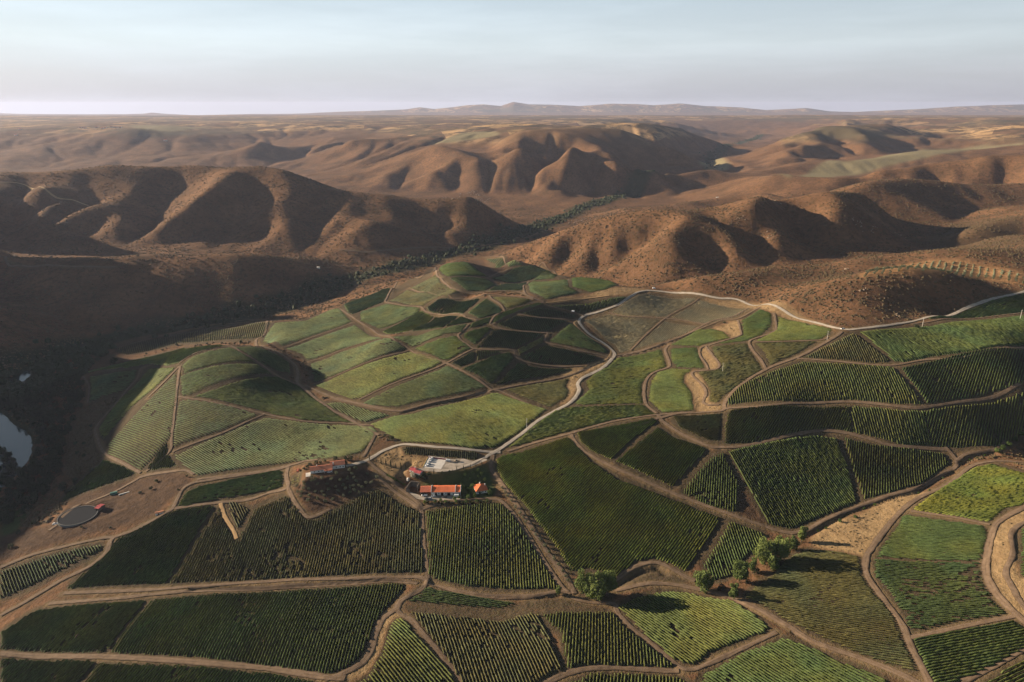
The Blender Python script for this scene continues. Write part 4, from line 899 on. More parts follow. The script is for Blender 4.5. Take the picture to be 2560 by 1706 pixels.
# the high plateau: small dry fields, oaks and hedges
vor = n.new('ShaderNodeTexVoronoi'); vor.inputs['Scale'].default_value = .0032; l.new(pos(n, l, (1, .55, 1)), vor.inputs['Vector'])
vs = n.new('ShaderNodeSeparateColor'); l.new(vor.outputs['Color'], vs.inputs[0])
plat = mixc(n, l, mrange(n, l, vs.outputs[0], .25, .85), (.15,.085,.048), (.40,.26,.13))
plat = mixc(n, l, mrange(n, l, noise(n, l, P0, .006, 6, .75), .44, .56), plat, (.070,.052,.030))
plat = mixc(n, l, mrange(n, l, noise(n, l, P0, .0007, 4), .5, .62), plat, (.075,.060,.034))
base = mixc(n, l, C_[0], scrub, plat)
earth = mixc(n, l, mrange(n, l, nm, .3, .7), (.050,.035,.023), (.088,.060,.038))
earth = mixc(n, l, mrange(n, l, nff, .4, .7), earth, (.062,.056,.028))
straw = mixc(n, l, mrange(n, l, nf, .35, .68), (.26,.180,.095), (.18,.120,.062))
straw = mixc(n, l, mrange(n, l, nff, .55, .70, 0, .8), straw, (.085,.070,.034))
soil = mixc(n, l, mrange(n, l, nm, .3, .7), (.042,.031,.021), (.068,.049,.031))
soil = mixc(n, l, mrange(n, l, nff, .45, .7), soil, (.040,.044,.020))
grass = mixc(n, l, mrange(n, l, nf, .35, .65), (.035,.050,.016), (.055,.070,.024))
riv = mixc(n, l, mrange(n, l, nf, .35, .65), (.022,.032,.014), (.045,.045,.022))
plough = mixc(n, l, mrange(n, l, nf, .35, .65), (.046,.030,.020), (.080,.050,.031))
terr = mixc(n, l, mrange(n, l, nf, .35, .65), (.20,.170,.098), (.15,.128,.070))
orch = mixc(n, l, mrange(n, l, nf, .35, .65), (.27,.155,.075), (.20,.115,.055))
c = mixc(n, l, B_[2], base, riv)
c = mixc(n, l, C_[1], c, terr)
c = mixc(n, l, C_[2], c, orch)
c = mixc(n, l, math_(n, l, 'MULTIPLY', A_[2], 1.0), c, earth)
c = mixc(n, l, A_[1], c, straw)
c = mixc(n, l, B_[1], c, grass)
c = mixc(n, l, B_[0], c, plough)
c = mixc(n, l, A_[0], c, soil)
l.new(c, b.inputs['Base Color']); b.inputs['Roughness'].default_value = .95; b.inputs['Specular IOR Level'].default_value = .05
bsum = math_(n, l, 'ADD', math_(n, l, 'MULTIPLY', nf, 3.0), math_(n, l, 'MULTIPLY', nff, .7))
bump(n, l, b, bsum, .6, 1.0)

wn_ = fbm(GX, GY, 22, 3, 201)*.35
dirtmask = np.clip(np.maximum(est*(1-sstep(.0, .3, zones[0]))*(1-green*.9), np.maximum(verge, np.maximum(zones[1], zones[6]*.6))), 0, 1)*(1-zones[4])*(1-zones[5])
strawm = np.clip(np.maximum(zones[0], verge*.35)*(1+wn_), 0, 1)
platm = sstep(110, 140, GZ + 16*fbm(GX, GY, 500, 4, 33))*sstep(3300, 4300, GY)
att = {'zone_a': np.stack([vine, strawm, dirtmask], -1).reshape(-1, 3),
       'zone_b': np.stack([zones[2], zones[3], green*(1-vine)], -1).reshape(-1, 3),
       'zone_c': np.stack([platm, zones[4], zones[5]], -1).reshape(-1, 3)}
V = np.stack([GX, GY, GZ], -1).reshape(-1, 3)
# a skirt under the drone so that the sheet is closed behind the nearest ring
ground = mesh_np('terrain', V, tri_grid(NR, NA)[:, ::-1], gm, attrs=att)
tag(ground, kind='structure')

# river
wmat, n, l, b = newmat('river_water')
b.inputs['Base Color'].default_value = (.035,.05,.05,1); b.inputs['Roughness'].default_value = .12; b.inputs['Specular IOR Level'].default_value = .6
bump(n, l, b, noise(n, l, pos(n, l, .5), .7, 3), .05, .1)
wx0 = min(p[0] for p in WATP[0])-50; wy0 = min(p[1] for p in WATP[0])-50; wx1 = max(p[0] for w in WATP for p in w)+30; wy1 = max(p[1] for w in WATP for p in w)+40
water = mesh_np('river', [(wx0,wy0,WATER_Z),(wx1,wy0,WATER_Z),(wx1,wy1,WATER_Z),(wx0,wy1,WATER_Z)], [(0,1,2,3)], wmat, smooth=False)
tag(water, kind='structure')

# roads and tracks, draped on the ground
def road_mat(name, a, b_, spec=.1):
    m, n, l, b = newmat(name)
    p = pos(n, l)
    c = mixc(n, l, mrange(n, l, noise(n, l, p, .25, 6, .7), .35, .65), a, b_)
    ac = attr(n, 'across'); su = n.new('ShaderNodeSeparateColor'); l.new(ac.outputs['Color'], su.inputs[0])
    # the strip of weeds between the wheel tracks
    mid = mrange(n, l, su.outputs[0], .0, .22, 1, 0)
    c = mixc(n, l, math_(n, l, 'MULTIPLY', mid, mrange(n, l, noise(n, l, p, .12, 4), .42, .6, 0, .7)), c, tuple(v*.55 for v in a))
    c = mixc(n, l, mrange(n, l, su.outputs[0], .62, 1, 0, .6), c, tuple(v*.5 for v in a))
    l.new(c, b.inputs['Base Color']); b.inputs['Roughness'].default_value = .95
    bump(n, l, b, noise(n, l, p, 1.2, 4), .3, .2)
    return m
RM = {'gravel': road_mat('gravel', (.26,.225,.185), (.36,.32,.27)), 'dirt': road_mat('dirt_surface', (.105,.072,.047), (.165,.117,.078)), 'straw': road_mat('dry_bank', (.27,.175,.085), (.35,.235,.12))}
def spline(P, step):
    P = np.array(P)[:, :2]
    Q = np.vstack([2*P[0]-P[1], P, 2*P[-1]-P[-2]])
    out = []
    for i in range(1, len(Q)-2):
        p0, p1, p2, p3 = Q[i-1], Q[i], Q[i+1], Q[i+2]
        k = max(2, int(np.linalg.norm(p2-p1)/step))
        t = np.linspace(0, 1, k, endpoint=False)[:, None]
        out.append(.5*((2*p1)+(-p0+p2)*t+(2*p0-5*p1+4*p2-p3)*t*t+(-p0+3*p1-3*p2+p3)*t**3))
    out.append(P[-1:])
    return np.vstack(out)
ROADC = []
for ri, (rd, p) in enumerate(zip(ROADS, RP)):
    dist = float(np.mean(np.hypot(p[:,0], p[:,1])))
    c = spline(p, max(1.6, dist*.004)); ROADC.append(c)
    t = np.gradient(c, axis=0); t /= np.linalg.norm(t, axis=1)[:, None]+1e-9
    nn = np.stack([-t[:,1], t[:,0]], 1)
    off = np.linspace(-.5, .5, 7)
    wv = rd[2]*(1+.28*(vnoise(c[:,0]/9, c[:,1]/9, 5)-.5))
    rows = []
    for j, o_ in enumerate(off):
        q = c + nn*(wv*o_ + (.5*(vnoise(c[:,0]/4, c[:,1]/4, j)-.5) if abs(o_) > .4 else 0))[:, None]
        z = gh(q[:,0], q[:,1]) + (.16 + .0006*dist) - (.12 if abs(o_) > .4 else 0) + ri*.004 % .05
        rows.append(np.column_stack([q, z]))
    V = np.stack(rows, 1).reshape(-1, 3)
    ac_ = np.tile(np.abs(off)*2, len(c))[:, None]*np.ones((1, 3))
    o = mesh_np(rd[4], V, tri_grid(len(c), 7), RM[rd[3]], attrs={'across': ac_})
    tag(o, kind='structure')

# ------------------------------------------------------------------ vines
vmat, n, l, b = newmat('vine_leaves')
ta = attr(n, 'tint')
f = noise(n, l, pos(n, l), 1.1, 4, .7)
c = mixc(n, l, 1.0, ta.outputs['Color'], mixc(n, l, mrange(n, l, f, .3, .7), (.55,.6,.6), (1.5,1.4,1.2)), 'MULTIPLY')
l.new(c, b.inputs['Base Color']); b.inputs['Roughness'].default_value = .75; b.inputs['Specular IOR Level'].default_value = .1
tr = n.new('ShaderNodeBsdfTranslucent'); l.new(c, tr.inputs['Color'])
mx = n.new('ShaderNodeMixShader'); mx.inputs[0].default_value = .42
l.new(b.outputs[0], mx.inputs[1]); l.new(tr.outputs[0], mx.inputs[2]); l.new(mx.outputs[0], n['Material Output'].inputs['Surface'])
bump(n, l, b, noise(n, l, pos(n, l), 1.6, 4, .7), .7, .5)

def strips(P0, d, nrm, t0, t1, step, near, w, hgt, gaps, tint, seed):
    """one run of vines as a lumpy hedge; returns verts, quads, tints"""
    k = max(2, int((t1-t0)/step)+1)
    t = np.linspace(t0, t1, k)
    x = P0[0]+d[0]*t; y = P0[1]+d[1]*t
    lat = (vnoise(x/1.3, y/1.3, seed)-.5)*.28
    hh = hgt*(.72+.5*vnoise(x/1.7, y/1.7, seed+3)); ww = w*(.6+.75*vnoise(x/1.5, y/1.5, seed+5))
    vig = .35+1.1*(.6*vnoise(x/26, y/26, 77)+.4*vnoise(x/9, y/9, 78))          # stronger and weaker patches of the block
    hh = hh*(.72+.3*vig); ww = ww*(.66+.36*vig)
    gp = vnoise(x/3.1, y/3.1, seed+9)*.6 + vnoise(x/21, y/21, 15)*.4
    keep = gp > (gaps*.75+.12 if gaps > .045 else .14)
    x = x+nrm[0]*lat; y = y+nrm[1]*lat; z = gh(x, y)
    prof = [(-.38,.25),(-.5,.62),(-.05,1.),(.5,.62),(.38,.25)] if near else [(-.5,.2),(0,1.),(.5,.2)]
    m = len(prof)
    V = np.empty((k, m, 3))
    for j, (a, h) in enumerate(prof):
        V[:,j,0] = x+nrm[0]*a*ww; V[:,j,1] = y+nrm[1]*a*ww; V[:,j,2] = z+h*hh
    # ends taper down
    for e in (0, -1): V[e,:,2] = z[e]+.1
    F = tri_grid(k, m).reshape(k-1, m-1, 4)
    ok = keep[:-1] & keep[1:]
    F = F[ok].reshape(-1, 4)
    br = (.75+.5*vnoise(x/2.2, y/2.2, seed+13))*(.66+.62*(.6*vnoise(x/34, y/34, 99)+.4*vnoise(x/11, y/11, 98)))
    yl = vnoise(x/18, y/18, 123)
    T = np.array(tint)[None, :]*br[:, None]*np.stack([.84+.28*yl, np.ones(k), 1.1-.25*yl], 1)
    T = np.repeat(T, m, 0)
    return V.reshape(-1, 3), F, T
def rows_of(poly, dirw, spacing):
    d = dirw/np.linalg.norm(dirw); nrm = np.array([-d[1], d[0]])
    P = np.array([(q[0], q[1]) for q in poly])
    s = P@nrm; out = []
    o = s.min()+spacing*.5
    while o < s.max():
        ts = []
        for i in range(len(P)):
            a, b2 = P[i], P[(i+1) % len(P)]
            sa, sb = a@nrm-o, b2@nrm-o
            if (sa < 0) != (sb < 0):
                q = a+(b2-a)*(sa/(sa-sb)); ts.append(q@d)
        ts.sort()
        for a, b2 in zip(ts[::2], ts[1::2]):
            if b2-a > 2.5: out.append((nrm*o, d, nrm, a+rng.uniform(0, 1.8), b2-rng.uniform(0, 1.8)))
        o += spacing
    return out
# the blocks whose rows can be followed one by one in the foreground
SINGLE = {
 0: ('straight green vine row in the block directly below the long orange roof', 'vine rows of the block below the winery'),
 103: ('patchy yellowing vine row with gaps in the lower block left of the stony clearing', 'vine rows of the patchy block left of the stony clearing'),
 104: ('straight full vine row in the lower block right of the stony clearing', 'vine rows of the block right of the stony clearing'),
 105: ('slanting bright vine row in the wedge block beside the winding dry bank', 'vine rows of the wedge block by the winding bank'),
 106: ('short dark vine row in the narrow sliver block under the bending track', 'vine rows of the narrow dark sliver block'),
 101: ('bright vine row in the block touched by the big tree clump shadow', 'vine rows of the bright block below the tree clump'),
 102: ('leafy vine row in the block at the lower edge below the diagonal track', 'vine rows of the block below the diagonal track'),
 107: ('vine row in the strip along the very bottom under the curved track', 'vine rows of the bottom strip under the curved track'),
 99: ('vine row in the small block cut by the right lower edge beside the sandy track', 'vine rows of the small lower right corner block'),
}
bag_V, bag_F, bag_T, nv = [], [], [], 0
nrows = 0
for fi, (f, poly) in enumerate(zip(FIELDS, FP)):
    k, _, rw, tint, width, gaps = f
    a, b2 = L(k, [rw[:2], rw[2:]])
    dirw = (b2-a)[:2]
    cx = poly[:,:2].mean(0); D = float(np.hypot(*cx))
    spacing = 2.0 if D < 700 else 2.3 if D < 1000 else 2.8
    near = D < 560
    step = 1.1 if D < 480 else 1.7 if D < 640 else 2.6 if D < 900 else 4.0
    if width >= 1.3: width *= 1.15
    wd = width*(1.0 if D < 700 else 1.15 if D < 1000 else 1.4)
    if D > 560: gaps *= .5
    hg = .4 if tint is GR else (1.55 if D < 900 else 1.7)
    if near and width < 1.15: wd *= .80
    if not near and width < 1.3: wd *= .82
    rs = rows_of(poly, dirw, spacing)
    meta = SINGLE.get(fi)
    for r_i, (p0, d, nrm, t0, t1) in enumerate(rs):
        V, F, T = strips(p0, d, nrm, t0, t1, step, near or meta, wd, hg, gaps, tint, fi*7+r_i*3)
        if len(F) == 0: continue
        if meta:
            o = mesh_np('vine_row', V, F, vmat, attrs={'tint': T}, smooth=True)
            tag(o, meta[0], 'vine row', meta[1]); nrows += 1
        else:
            bag_V.append(V); bag_F.append(F+nv); bag_T.append(T); nv += len(V)
o = mesh_np('vines', np.vstack(bag_V), np.vstack(bag_F), vmat, attrs={'tint': np.vstack(bag_T)})
tag(o, 'trellised green vines filling the remaining vineyard blocks in straight rows', 'vines', kind='stuff')
print('VINES', len(bag_F), nrows, sum(len(f) for f in bag_F))
# ------------------------------------------------------------------ plants
def leafmat(name, col, yel):
    m, n, l, b = newmat(name)
    oi = n.new('ShaderNodeObjectInfo')
    f = noise(n, l, pos(n, l), .5, 4, .7)
    c = mixc(n, l, mrange(n, l, f, .35, .65), tuple(v*.6 for v in col), col)
    c = mixc(n, l, mrange(n, l, noise(n, l, pos(n, l), 2.2, 3), .5, .75, 0, .7), c, yel)
    c = mixc(n, l, mrange(n, l, oi.outputs['Random'], 0, 1, 0, .45), c, tuple(v*1.25 for v in yel))
    l.new(c, b.inputs['Base Color']); b.inputs['Roughness'].default_value = .7; b.inputs['Specular IOR Level'].default_value = .1
    tr = n.new('ShaderNodeBsdfTranslucent'); l.new(c, tr.inputs['Color'])
    mx = n.new('ShaderNodeMixShader'); mx.inputs[0].default_value = .28
    l.new(b.outputs[0], mx.inputs[1]); l.new(tr.outputs[0], mx.inputs[2]); l.new(mx.outputs[0], n['Material Output'].inputs['Surface'])
    return m
LM = {'ash': leafmat('ash_leaves', (.095,.135,.040), (.16,.19,.055)), 'river': leafmat('river_leaves', (.032,.048,.022), (.050,.064,.030)),
      'olive': leafmat('olive_leaves', (.105,.120,.070), (.17,.175,.11)), 'cypress': leafmat('cypress_leaves', (.018,.028,.014), (.026,.038,.018)),
      'pale': leafmat('pale_blossom', (.34,.34,.26), (.45,.44,.36)), 'garden': leafmat('garden_leaves', (.055,.095,.025), (.11,.15,.035)),
      'scrub': leafmat('scrub_leaves', (.078,.062,.035), (.145,.108,.060))}
bark = simple('bark', (.10,.075,.05), .9)

def crown(name, lobes, nleaf, size, mat, seed):
    r = np.random.RandomState(seed)
    vol = np.array([l[3]*l[4]*l[5] for l in lobes])**.67; vol = vol/vol.sum()
    Vs = []; 
    for lb, w in zip(lobes, vol):
        k = max(6, int(nleaf*w))
        u = r.normal(size=(k, 3)); u /= np.linalg.norm(u, axis=1)[:, None]
        rad = (.55+.5*r.rand(k)**.6)
        rad *= (.82+.36*vnoise(u[:,0]*3+seed+9, u[:,1]*3+u[:,2]*2+9, seed))
        P = u*rad[:, None]*np.array(lb[3:6]) + np.array(lb[:3])
        nrm = u+r.normal(size=(k, 3))*.55; nrm /= np.linalg.norm(nrm, axis=1)[:, None]
        t = np.cross(nrm, r.normal(size=(k, 3))); t /= np.linalg.norm(t, axis=1)[:, None]+1e-9
        bt = np.cross(nrm, t)
        s = size*(.6+.8*r.rand(k))[:, None]
        q = np.stack([P-t*s, P+bt*s*.7, P+t*s, P-bt*s*.7], 1)
        Vs.append(q.reshape(-1, 3))
    V = np.vstack(Vs); V[:, 2] = np.maximum(V[:, 2], .05)
    me_o = mesh_np(name, V, np.arange(len(V)).reshape(-1, 4), mat, smooth=False)
    return me_o
def tube(pts, rads, seg=6):
    V = []; F = []
    for i, (p, r_) in enumerate(zip(pts, rads)):
        a = Vector(pts[min(i+1, len(pts)-1)])-Vector(pts[max(i-1, 0)]); a.normalize()
        u = a.orthogonal().normalized(); v = a.cross(u)
        for j in range(seg):
            th = 2*math.pi*j/seg
            V.append(tuple(Vector(p)+u*(math.cos(th)*r_)+v*(math.sin(th)*r_)))
    for i in range(len(pts)-1):
        for j in range(seg):
            a = i*seg+j; b2 = i*seg+(j+1) % seg
            F.append((a, b2, b2+seg, a+seg))
    return V, F
def trunk_obj(name, h, r0, limbs, seed):
    r = random.Random(seed); V, F = [], []
    def add(pts, rads):
        v, f = tube(pts, rads); k = len(V); V.extend(v); F.extend([tuple(a+k for a in q) for q in f])
    add([(0,0,-.6),(0,0,h*.25),(r.uniform(-.03,.03)*h, r.uniform(-.03,.03)*h, h*.75)], [r0*1.2, r0*.85, r0*.3])
    for i in range(limbs):
        a = 2*math.pi*i/max(1, limbs)+r.uniform(-.4,.4); z = h*r.uniform(.2,.5); q = h*r.uniform(.22,.36)
        add([(0,0,z),(math.cos(a)*q*.5, math.sin(a)*q*.5, z+q*.6),(math.cos(a)*q, math.sin(a)*q, z+q*1.1)], [r0*.5, r0*.35, r0*.12])
    return mesh_np(name, V, F, bark)
def proto(kind, h, w, nleaf, size, lobes, mat, seed, limbs=4, low=.25, spindle=False):
    r = np.random.RandomState(seed)
    Ls = []
    if spindle:
        for i in range(7):
            t = i/6; ww = w*.5*math.sin(math.pi*(.12+.80*t**.8))**.8*(1-.25*t)
            Ls.append((0, 0, h*(.08+.84*t), ww, ww, h*.11))
    else:
        Ls.append((0, 0, h*(low+.33), w*.36, w*.36, h*.32))
        for i in range(lobes):
            a = 2*math.pi*i/lobes+r.uniform(-.5,.5); q = w*r.uniform(.16,.34); z = h*r.uniform(low+.08, .82)
            s = w*r.uniform(.13,.24)*(1.15-.35*z/h)
            Ls.append((math.cos(a)*q, math.sin(a)*q, z, s, s, s*r.uniform(.8,1.25)))
    c = crown('crown', Ls, nleaf, size, mat, seed)
    t = trunk_obj('trunk', h*.8, .03*h*.6+.05, 0 if spindle else limbs, seed)
    for o in (c, t): COL.objects.unlink(o)
    return (kind, h, c, t)
def plant(pr, x, y, z, sc, label, cat, group=None, sz=None, rot=None):
    kind, h, c, t = pr
    e = bpy.data.objects.new(kind, None); COL.objects.link(e)
    e.location = (x, y, z-.05); e.rotation_euler = (0, 0, rng.uniform(0, 6.28) if rot is None else rot)
    e.scale = (sc, sc, sz or sc)
    for p in (t, c):
        q = p.copy(); q.parent = e; COL.objects.link(q)
    tag(e, label, cat, group)
    return e
ASH = [proto('ash_tree', 15, 12, 3600, .42, 15, LM['ash'], s, 6, .12) for s in (1, 2, 3)]
SLIM = proto('slim_tree', 11, 6, 1600, .38, 9, LM['ash'], 5, 4, .1)
RIV = [proto('riverside_tree', 9, 10, 620, .55, 9, LM['river'], s, 4, .08) for s in (11, 12, 13, 14)]
OLV = [proto('olive_tree', 3.6, 3.6, 260, .24, 6, LM['olive'], s, 3, .22) for s in (21, 22, 23)]
GAR = [proto('garden_tree', 5, 5, 420, .30, 7, LM['garden'], s, 3, .1) for s in (31, 32)]
PALE = proto('pale_tree', 5, 5.5, 420, .30, 7, LM['pale'], 35, 3, .1)
CYP = [proto('cypress_tree', 7.2, 1.25, 420, .20, 0, LM['cypress'], s, 0, .05, True) for s in (41, 42)]
BSH = [proto('shrub', 2.4, 3.4, 220, .26, 6, LM['garden'], s, 2, .02) for s in (51, 52)]
DRK = [proto('oak_tree', 4.2, 4.4, 340, .28, 7, LM['river'], s, 3, .1) for s in (55, 56)]

def at(k, p):
    q = L(k, [p])[0]; return q
def put(k, p, pr, sc, label, cat, group=None, sz=None):
    q = at(k, p); return plant(pr, q[0], q[1], q[2], sc, label, cat, group, sz)

BIG = [('X',(1345,1366),ASH[0],.98,'bushy green tree at the left of the clump by the track junction'),('X',(1371,1378),ASH[1],1.0,'bushy green tree in front in the clump by the track junction'),('X',(1396,1364),ASH[2],.95,'bushy green tree at the right of the clump by the track junction'),
 ('X',(1613,1356),ASH[1],.88,'rounded green tree alone at the left end of the line above the lower track'),('X',(1699,1338),ASH[2],.88,'tall bright tree in the middle of the line above the long tree shadows'),
 ('X',(1685,1378),SLIM,.85,'slender small tree standing at the edge of the lower track'),('X',(1757,1298),ASH[0],1.12,'tallest pale green tree of the tight pair beside the gully'),('X',(1790,1290),ASH[2],1.02,'dark green tree touching the tallest pale tree beside the gully'),
 ('X',(1775,1308),ASH[1],.62,'short bright tree squeezed below the tall pair beside the gully'),('X',(1728,1316),SLIM,.8,'narrow upright tree just left of the tall pair beside the gully'),('X',(1634,1350),SLIM,.6,'small narrow tree right beside the rounded tree at the left end of the line'),
 ('X',(1841,1246),SLIM,.95,'slim green tree at the right end of the line where the tracks meet'),('X',(1822,1264),ASH[1],.55,'low round tree leaning against the slim tree where the tracks meet')]
for k, p, pr, sc, lb in BIG: put(k, p, pr, sc*1.3, lb, 'tree', 'green trees along the gully', sc*1.6)
put('X', (1283,1368), SLIM, .8, 'small upright tree beside the track bend left of the big clump', 'tree')
put('X', (1658,1356), DRK[0], 1.4, 'low dark tree between the rounded tree and the slender tree', 'tree')
put('X', (1738,1318), DRK[1], 1.3, 'low dark tree at the foot of the tallest pale green tree', 'tree')
put('X', (1718,1340), DRK[0], 1.0, 'low dark bushy tree right of the tall bright tree in the line', 'tree')
for i, p in enumerate([(1966,1190),(1930,1200),(1880,1222),(1898,1216),(1985,1170),(2010,1162),(2110,1135),(2135,1128),(2165,1100)]):
    put('X', p, BSH[i % 2], 1.2 if i < 2 else .8, 'green shrub growing in the ditch beside the dry straw field', 'shrub', 'shrubs in the ditch by the straw field')
for i, p in enumerate([(2290,1040),(2303,1034),(2317,1026),(2332,1014),(2345,1002),(2262,1048),(2245,1054),(2228,1058)]):
    put('X', p, GAR[i % 2] if i < 5 else BSH[0], 1.15 if i < 5 else .8, 'green bushy tree in the hedge by the right hand gully', 'tree', 'hedge trees by the right hand gully')
for i, p in enumerate([(1095,262),(1118,292),(1135,318),(1158,348),(1186,392),(1218,436),(1238,462),(1256,492),(1300,548),(1322,580),(1352,616),(1384,656),(1412,696),(1446,742),(1478,785),(1506,824),(1526,862),(1542,892)]):
    put('F', p, OLV[i % 3], .85+.1*(i % 3), 'silvery olive tree in the row between the two dirt tracks', 'olive tree', 'olive trees between the two dirt tracks')
for i, (k, p, s) in enumerate([('I',(1755,400),1.0),('I',(1890,445),.8),('I',(1985,480),1.05),('J',(40,500),1.05),('J',(135,535),1.15),('J',(235,560),.85),('J',(335,595),1.2),('J',(430,602),1.0)]):
    put(k, p, CYP[i % 2], s, 'slender dark cypress in the row across the dry slope left of the car park', 'cypress', 'cypresses left of the car park')
for i, (p, s) in enumerate([((975,668),.7),((1350,622),.4),((1428,607),.72),((1560,587),.72),((1697,553),.62),((1802,522),.5),((1915,490),.55),((2022,418),.45)]):
    put('J', p, CYP[i % 2], s, 'small cypress along the road edge below the car park', 'cypress', 'cypresses below the car park')
for i, p in enumerate([(1135,652),(1280,642)]):
    put('J', p, DRK[i], .6, 'small dark bush on the edge below the car park', 'bush', 'bushes below the car park')
put('J', (570,745), PALE, 1.15, 'pale silvery flowering tree below the small dark red roof', 'tree')
for i, (p, s) in enumerate([((690,760),1.25),((770,745),1.3),((885,700),1.2),((640,720),.9),((820,780),.9)]):
    put('J', p, DRK[i % 2], s, 'dark round garden tree between the small red roof and the shaded bank', 'tree', 'dark trees below the small red roof')
for i, (p, s) in enumerate([((1730,950),1.1),((1545,1060),1.1),((1560,960),.8),((1650,1150),.9),((1380,1175),.8),((1110,1205),.7),((1470,1150),.6),((1700,1060),.7),((2080,1075),1.15),((1910,700),.8),((1740,670),.6),((1590,710),.7),((1840,620),.7),((1975,800),.7),((1800,850),.6),((1510,900),.7),((1660,990),.7),((1780,1120),.8),((1900,1050),.6),((1850,740),.6),((1680,780),.5)]):
    put('J', p, GAR[i % 2], s, 'green garden tree on the shaded bank round the orange hipped house', 'tree', 'garden trees round the orange hipped house')
for i in range(20):
    p = (800+i*68, 1245-.03*i*34+(i % 3)*9)
    put('J', p, DRK[i % 2] if i % 3 else GAR[0], .75, 'dark leafy bush in the hedge below the long orange roof', 'bush', 'bushes in the hedge below the long orange roof')
for i in range(10):
    put('J', (60+i*38, 700+i*21), BSH[i % 2], .7, 'green shrub in the hedge line down the dry slope', 'shrub', 'shrubs down the dry slope')
KN = [(460,850),(480,905),(335,930),(460,970),(570,1000),(695,1040),(355,1050),(425,1055),(575,1115),(410,1140),(735,1170),(870,1120),(550,1210),(890,1230),(1035,1195),(1250,1120),(825,1050),(960,1000),(1095,945),(925,900),(740,890),(825,770),(690,810),(620,830),(1240,915),(1140,1025),(1285,980),(1325,790),(1450,770),(1495,840),(1545,920),(1610,955),(1465,1020),(1690,870),(1790,870),(1715,690),(1360,620),(1480,590),(1410,690),(1110,680),(1380,950),(1440,930),(620,760),(1010,800),(1180,820),(1560,1060),(1380,1060),(1900,760)]
for i, p in enumerate(KN):
    put('I', p, OLV[i % 3], .9+.25*((i*7) % 5)/5, 'olive tree scattered on the bare knoll below the red roofed house', 'olive tree', 'olive trees on the knoll below the house')
for i, (p, s) in enumerate([((1085,385),1.1),((1290,400),1.1),((1380,395),1.35),((1290,475),.9),((710,470),1.0),((800,470),.8),((590,500),.9),((540,540),.8),((470,580),.7),((400,625),.8),((880,430),.7)]):
    put('I', p, DRK[i % 2], s, 'dark round tree close around the red roofed house on the knoll', 'tree', 'trees round the house on the knoll')
for i, (p, s) in enumerate([((1845,262),1),((1780,352),1),((1650,395),.8),((2200,200),.7),((2100,360),.6),((310,490),1.6),((310,575),1.5),((740,370),1.8),((130,735),1.0),((960,800),.6),((1300,805),.6),((220,870),1.1),((130,1035),1.2),((400,765),1.2),((800,390),1.3),((880,280),1.0)]):
    put('K', p, DRK[i % 2], s, 'dark round oak on the bare slope around the round reservoir', 'tree', 'oaks round the reservoir')
for i, (p, s) in enumerate([((770,350),3.0),((1195,230),1.2),((1400,222),1.2),((1630,214),1.5),((1100,262),1.0),((990,290),1.0),((1500,216),1.0),((510,898),1.1),((570,898),1.1),((525,962),1.1),((568,978),1.0),((615,778),.9),((620,1080),1.3),((510,1150),1.4),((430,1180),1.6),((500,1210),1.4)]):
    put('D', p, DRK[i % 2], s, 'dark tree on the rough slope beside the domed vineyard hill', 'tree', 'trees beside the domed vineyard hill')
put('H', (350,1243), DRK[0], 1.3, 'round dark tree at the corner where the farm road bends by the pale field', 'tree')
put('H', (302,1222), DRK[1], .8, 'small dark tree next to the farm road bend by the pale field', 'tree')
put('B', (1608,425), DRK[0], .9, 'dark bush in the dry hollow below the grey vineyard', 'bush')
put('C', (1600,492), DRK[1], 1.5, 'dark clump of bush in the vines just below the ridge road', 'bush')

# riverside woodland: the nearest trees one by one, the rest as one mass
WOOD = [(-260,1230),(-260,860),(60,846),(140,800),(250,786),(262,800),(235,820),(200,850),(188,880),(196,930),(172,960),(150,1020),(140,1080),(105,1140),(60,1185),(0,1215)]
woodP = [(q[0], q[1]) for q in land([(max(x, -60), y) for x, y in WOOD])]
woodP[0] = (woodP[0][0]-40, woodP[0][1]); 
cand = []
bx0 = min(p[0] for p in woodP); bx1 = max(p[0] for p in woodP); by0 = min(p[1] for p in woodP); by1 = max(p[1] for p in woodP)
N = 5200
xs = rng.uniform(bx0, bx1, N); ys = rng.uniform(by0, by1, N)
ok = inpoly(xs, ys, woodP)
cand.append(np.stack([xs[ok], ys[ok]], 1))
rl = np.array([(p[0], p[1]) for p in RIVW])
seg_len = np.hypot(*(np.diff(rl, axis=0).T))
for i in range(3, len(rl)-1):
    k = int(seg_len[i]*.34) if rl[i][1] < 2600 else int(seg_len[i]*.10)
    t = rng.rand(k)[:, None]
    c = rl[i]+(rl[i+1]-rl[i])*t
    d = (rl[i+1]-rl[i])/seg_len[i]; n_ = np.array([-d[1], d[0]])
    cand.append(c+n_*(rng.normal(size=(k, 1))*(20 if rl[i][1] < 2600 else 26)))
cand = np.vstack(cand)
wat = np.zeros(len(cand), bool)
for w in WATP:
    P_ = [(q[0], q[1]) for q in w]
    wat |= inpoly(cand[:,0], cand[:,1], P_) | (dist_line(cand[:,0], cand[:,1], P_+[P_[0]]) < 6)
for p in FP: wat |= inpoly(cand[:,0], cand[:,1], [(q[0], q[1]) for q in p])
cand = cand[~wat]
keep = []; cell = {}
for p in cand:
    g_ = (int(p[0]//6), int(p[1]//6)); good = True
    for a in (-1,0,1):
        for b2 in (-1,0,1):
            for q in cell.get((g_[0]+a, g_[1]+b2), ()):
                if (q[0]-p[0])**2+(q[1]-p[1])**2 < 5.4**2: good = False
    if good: cell.setdefault(g_, []).append(p); keep.append(p)
keep = np.array(keep)
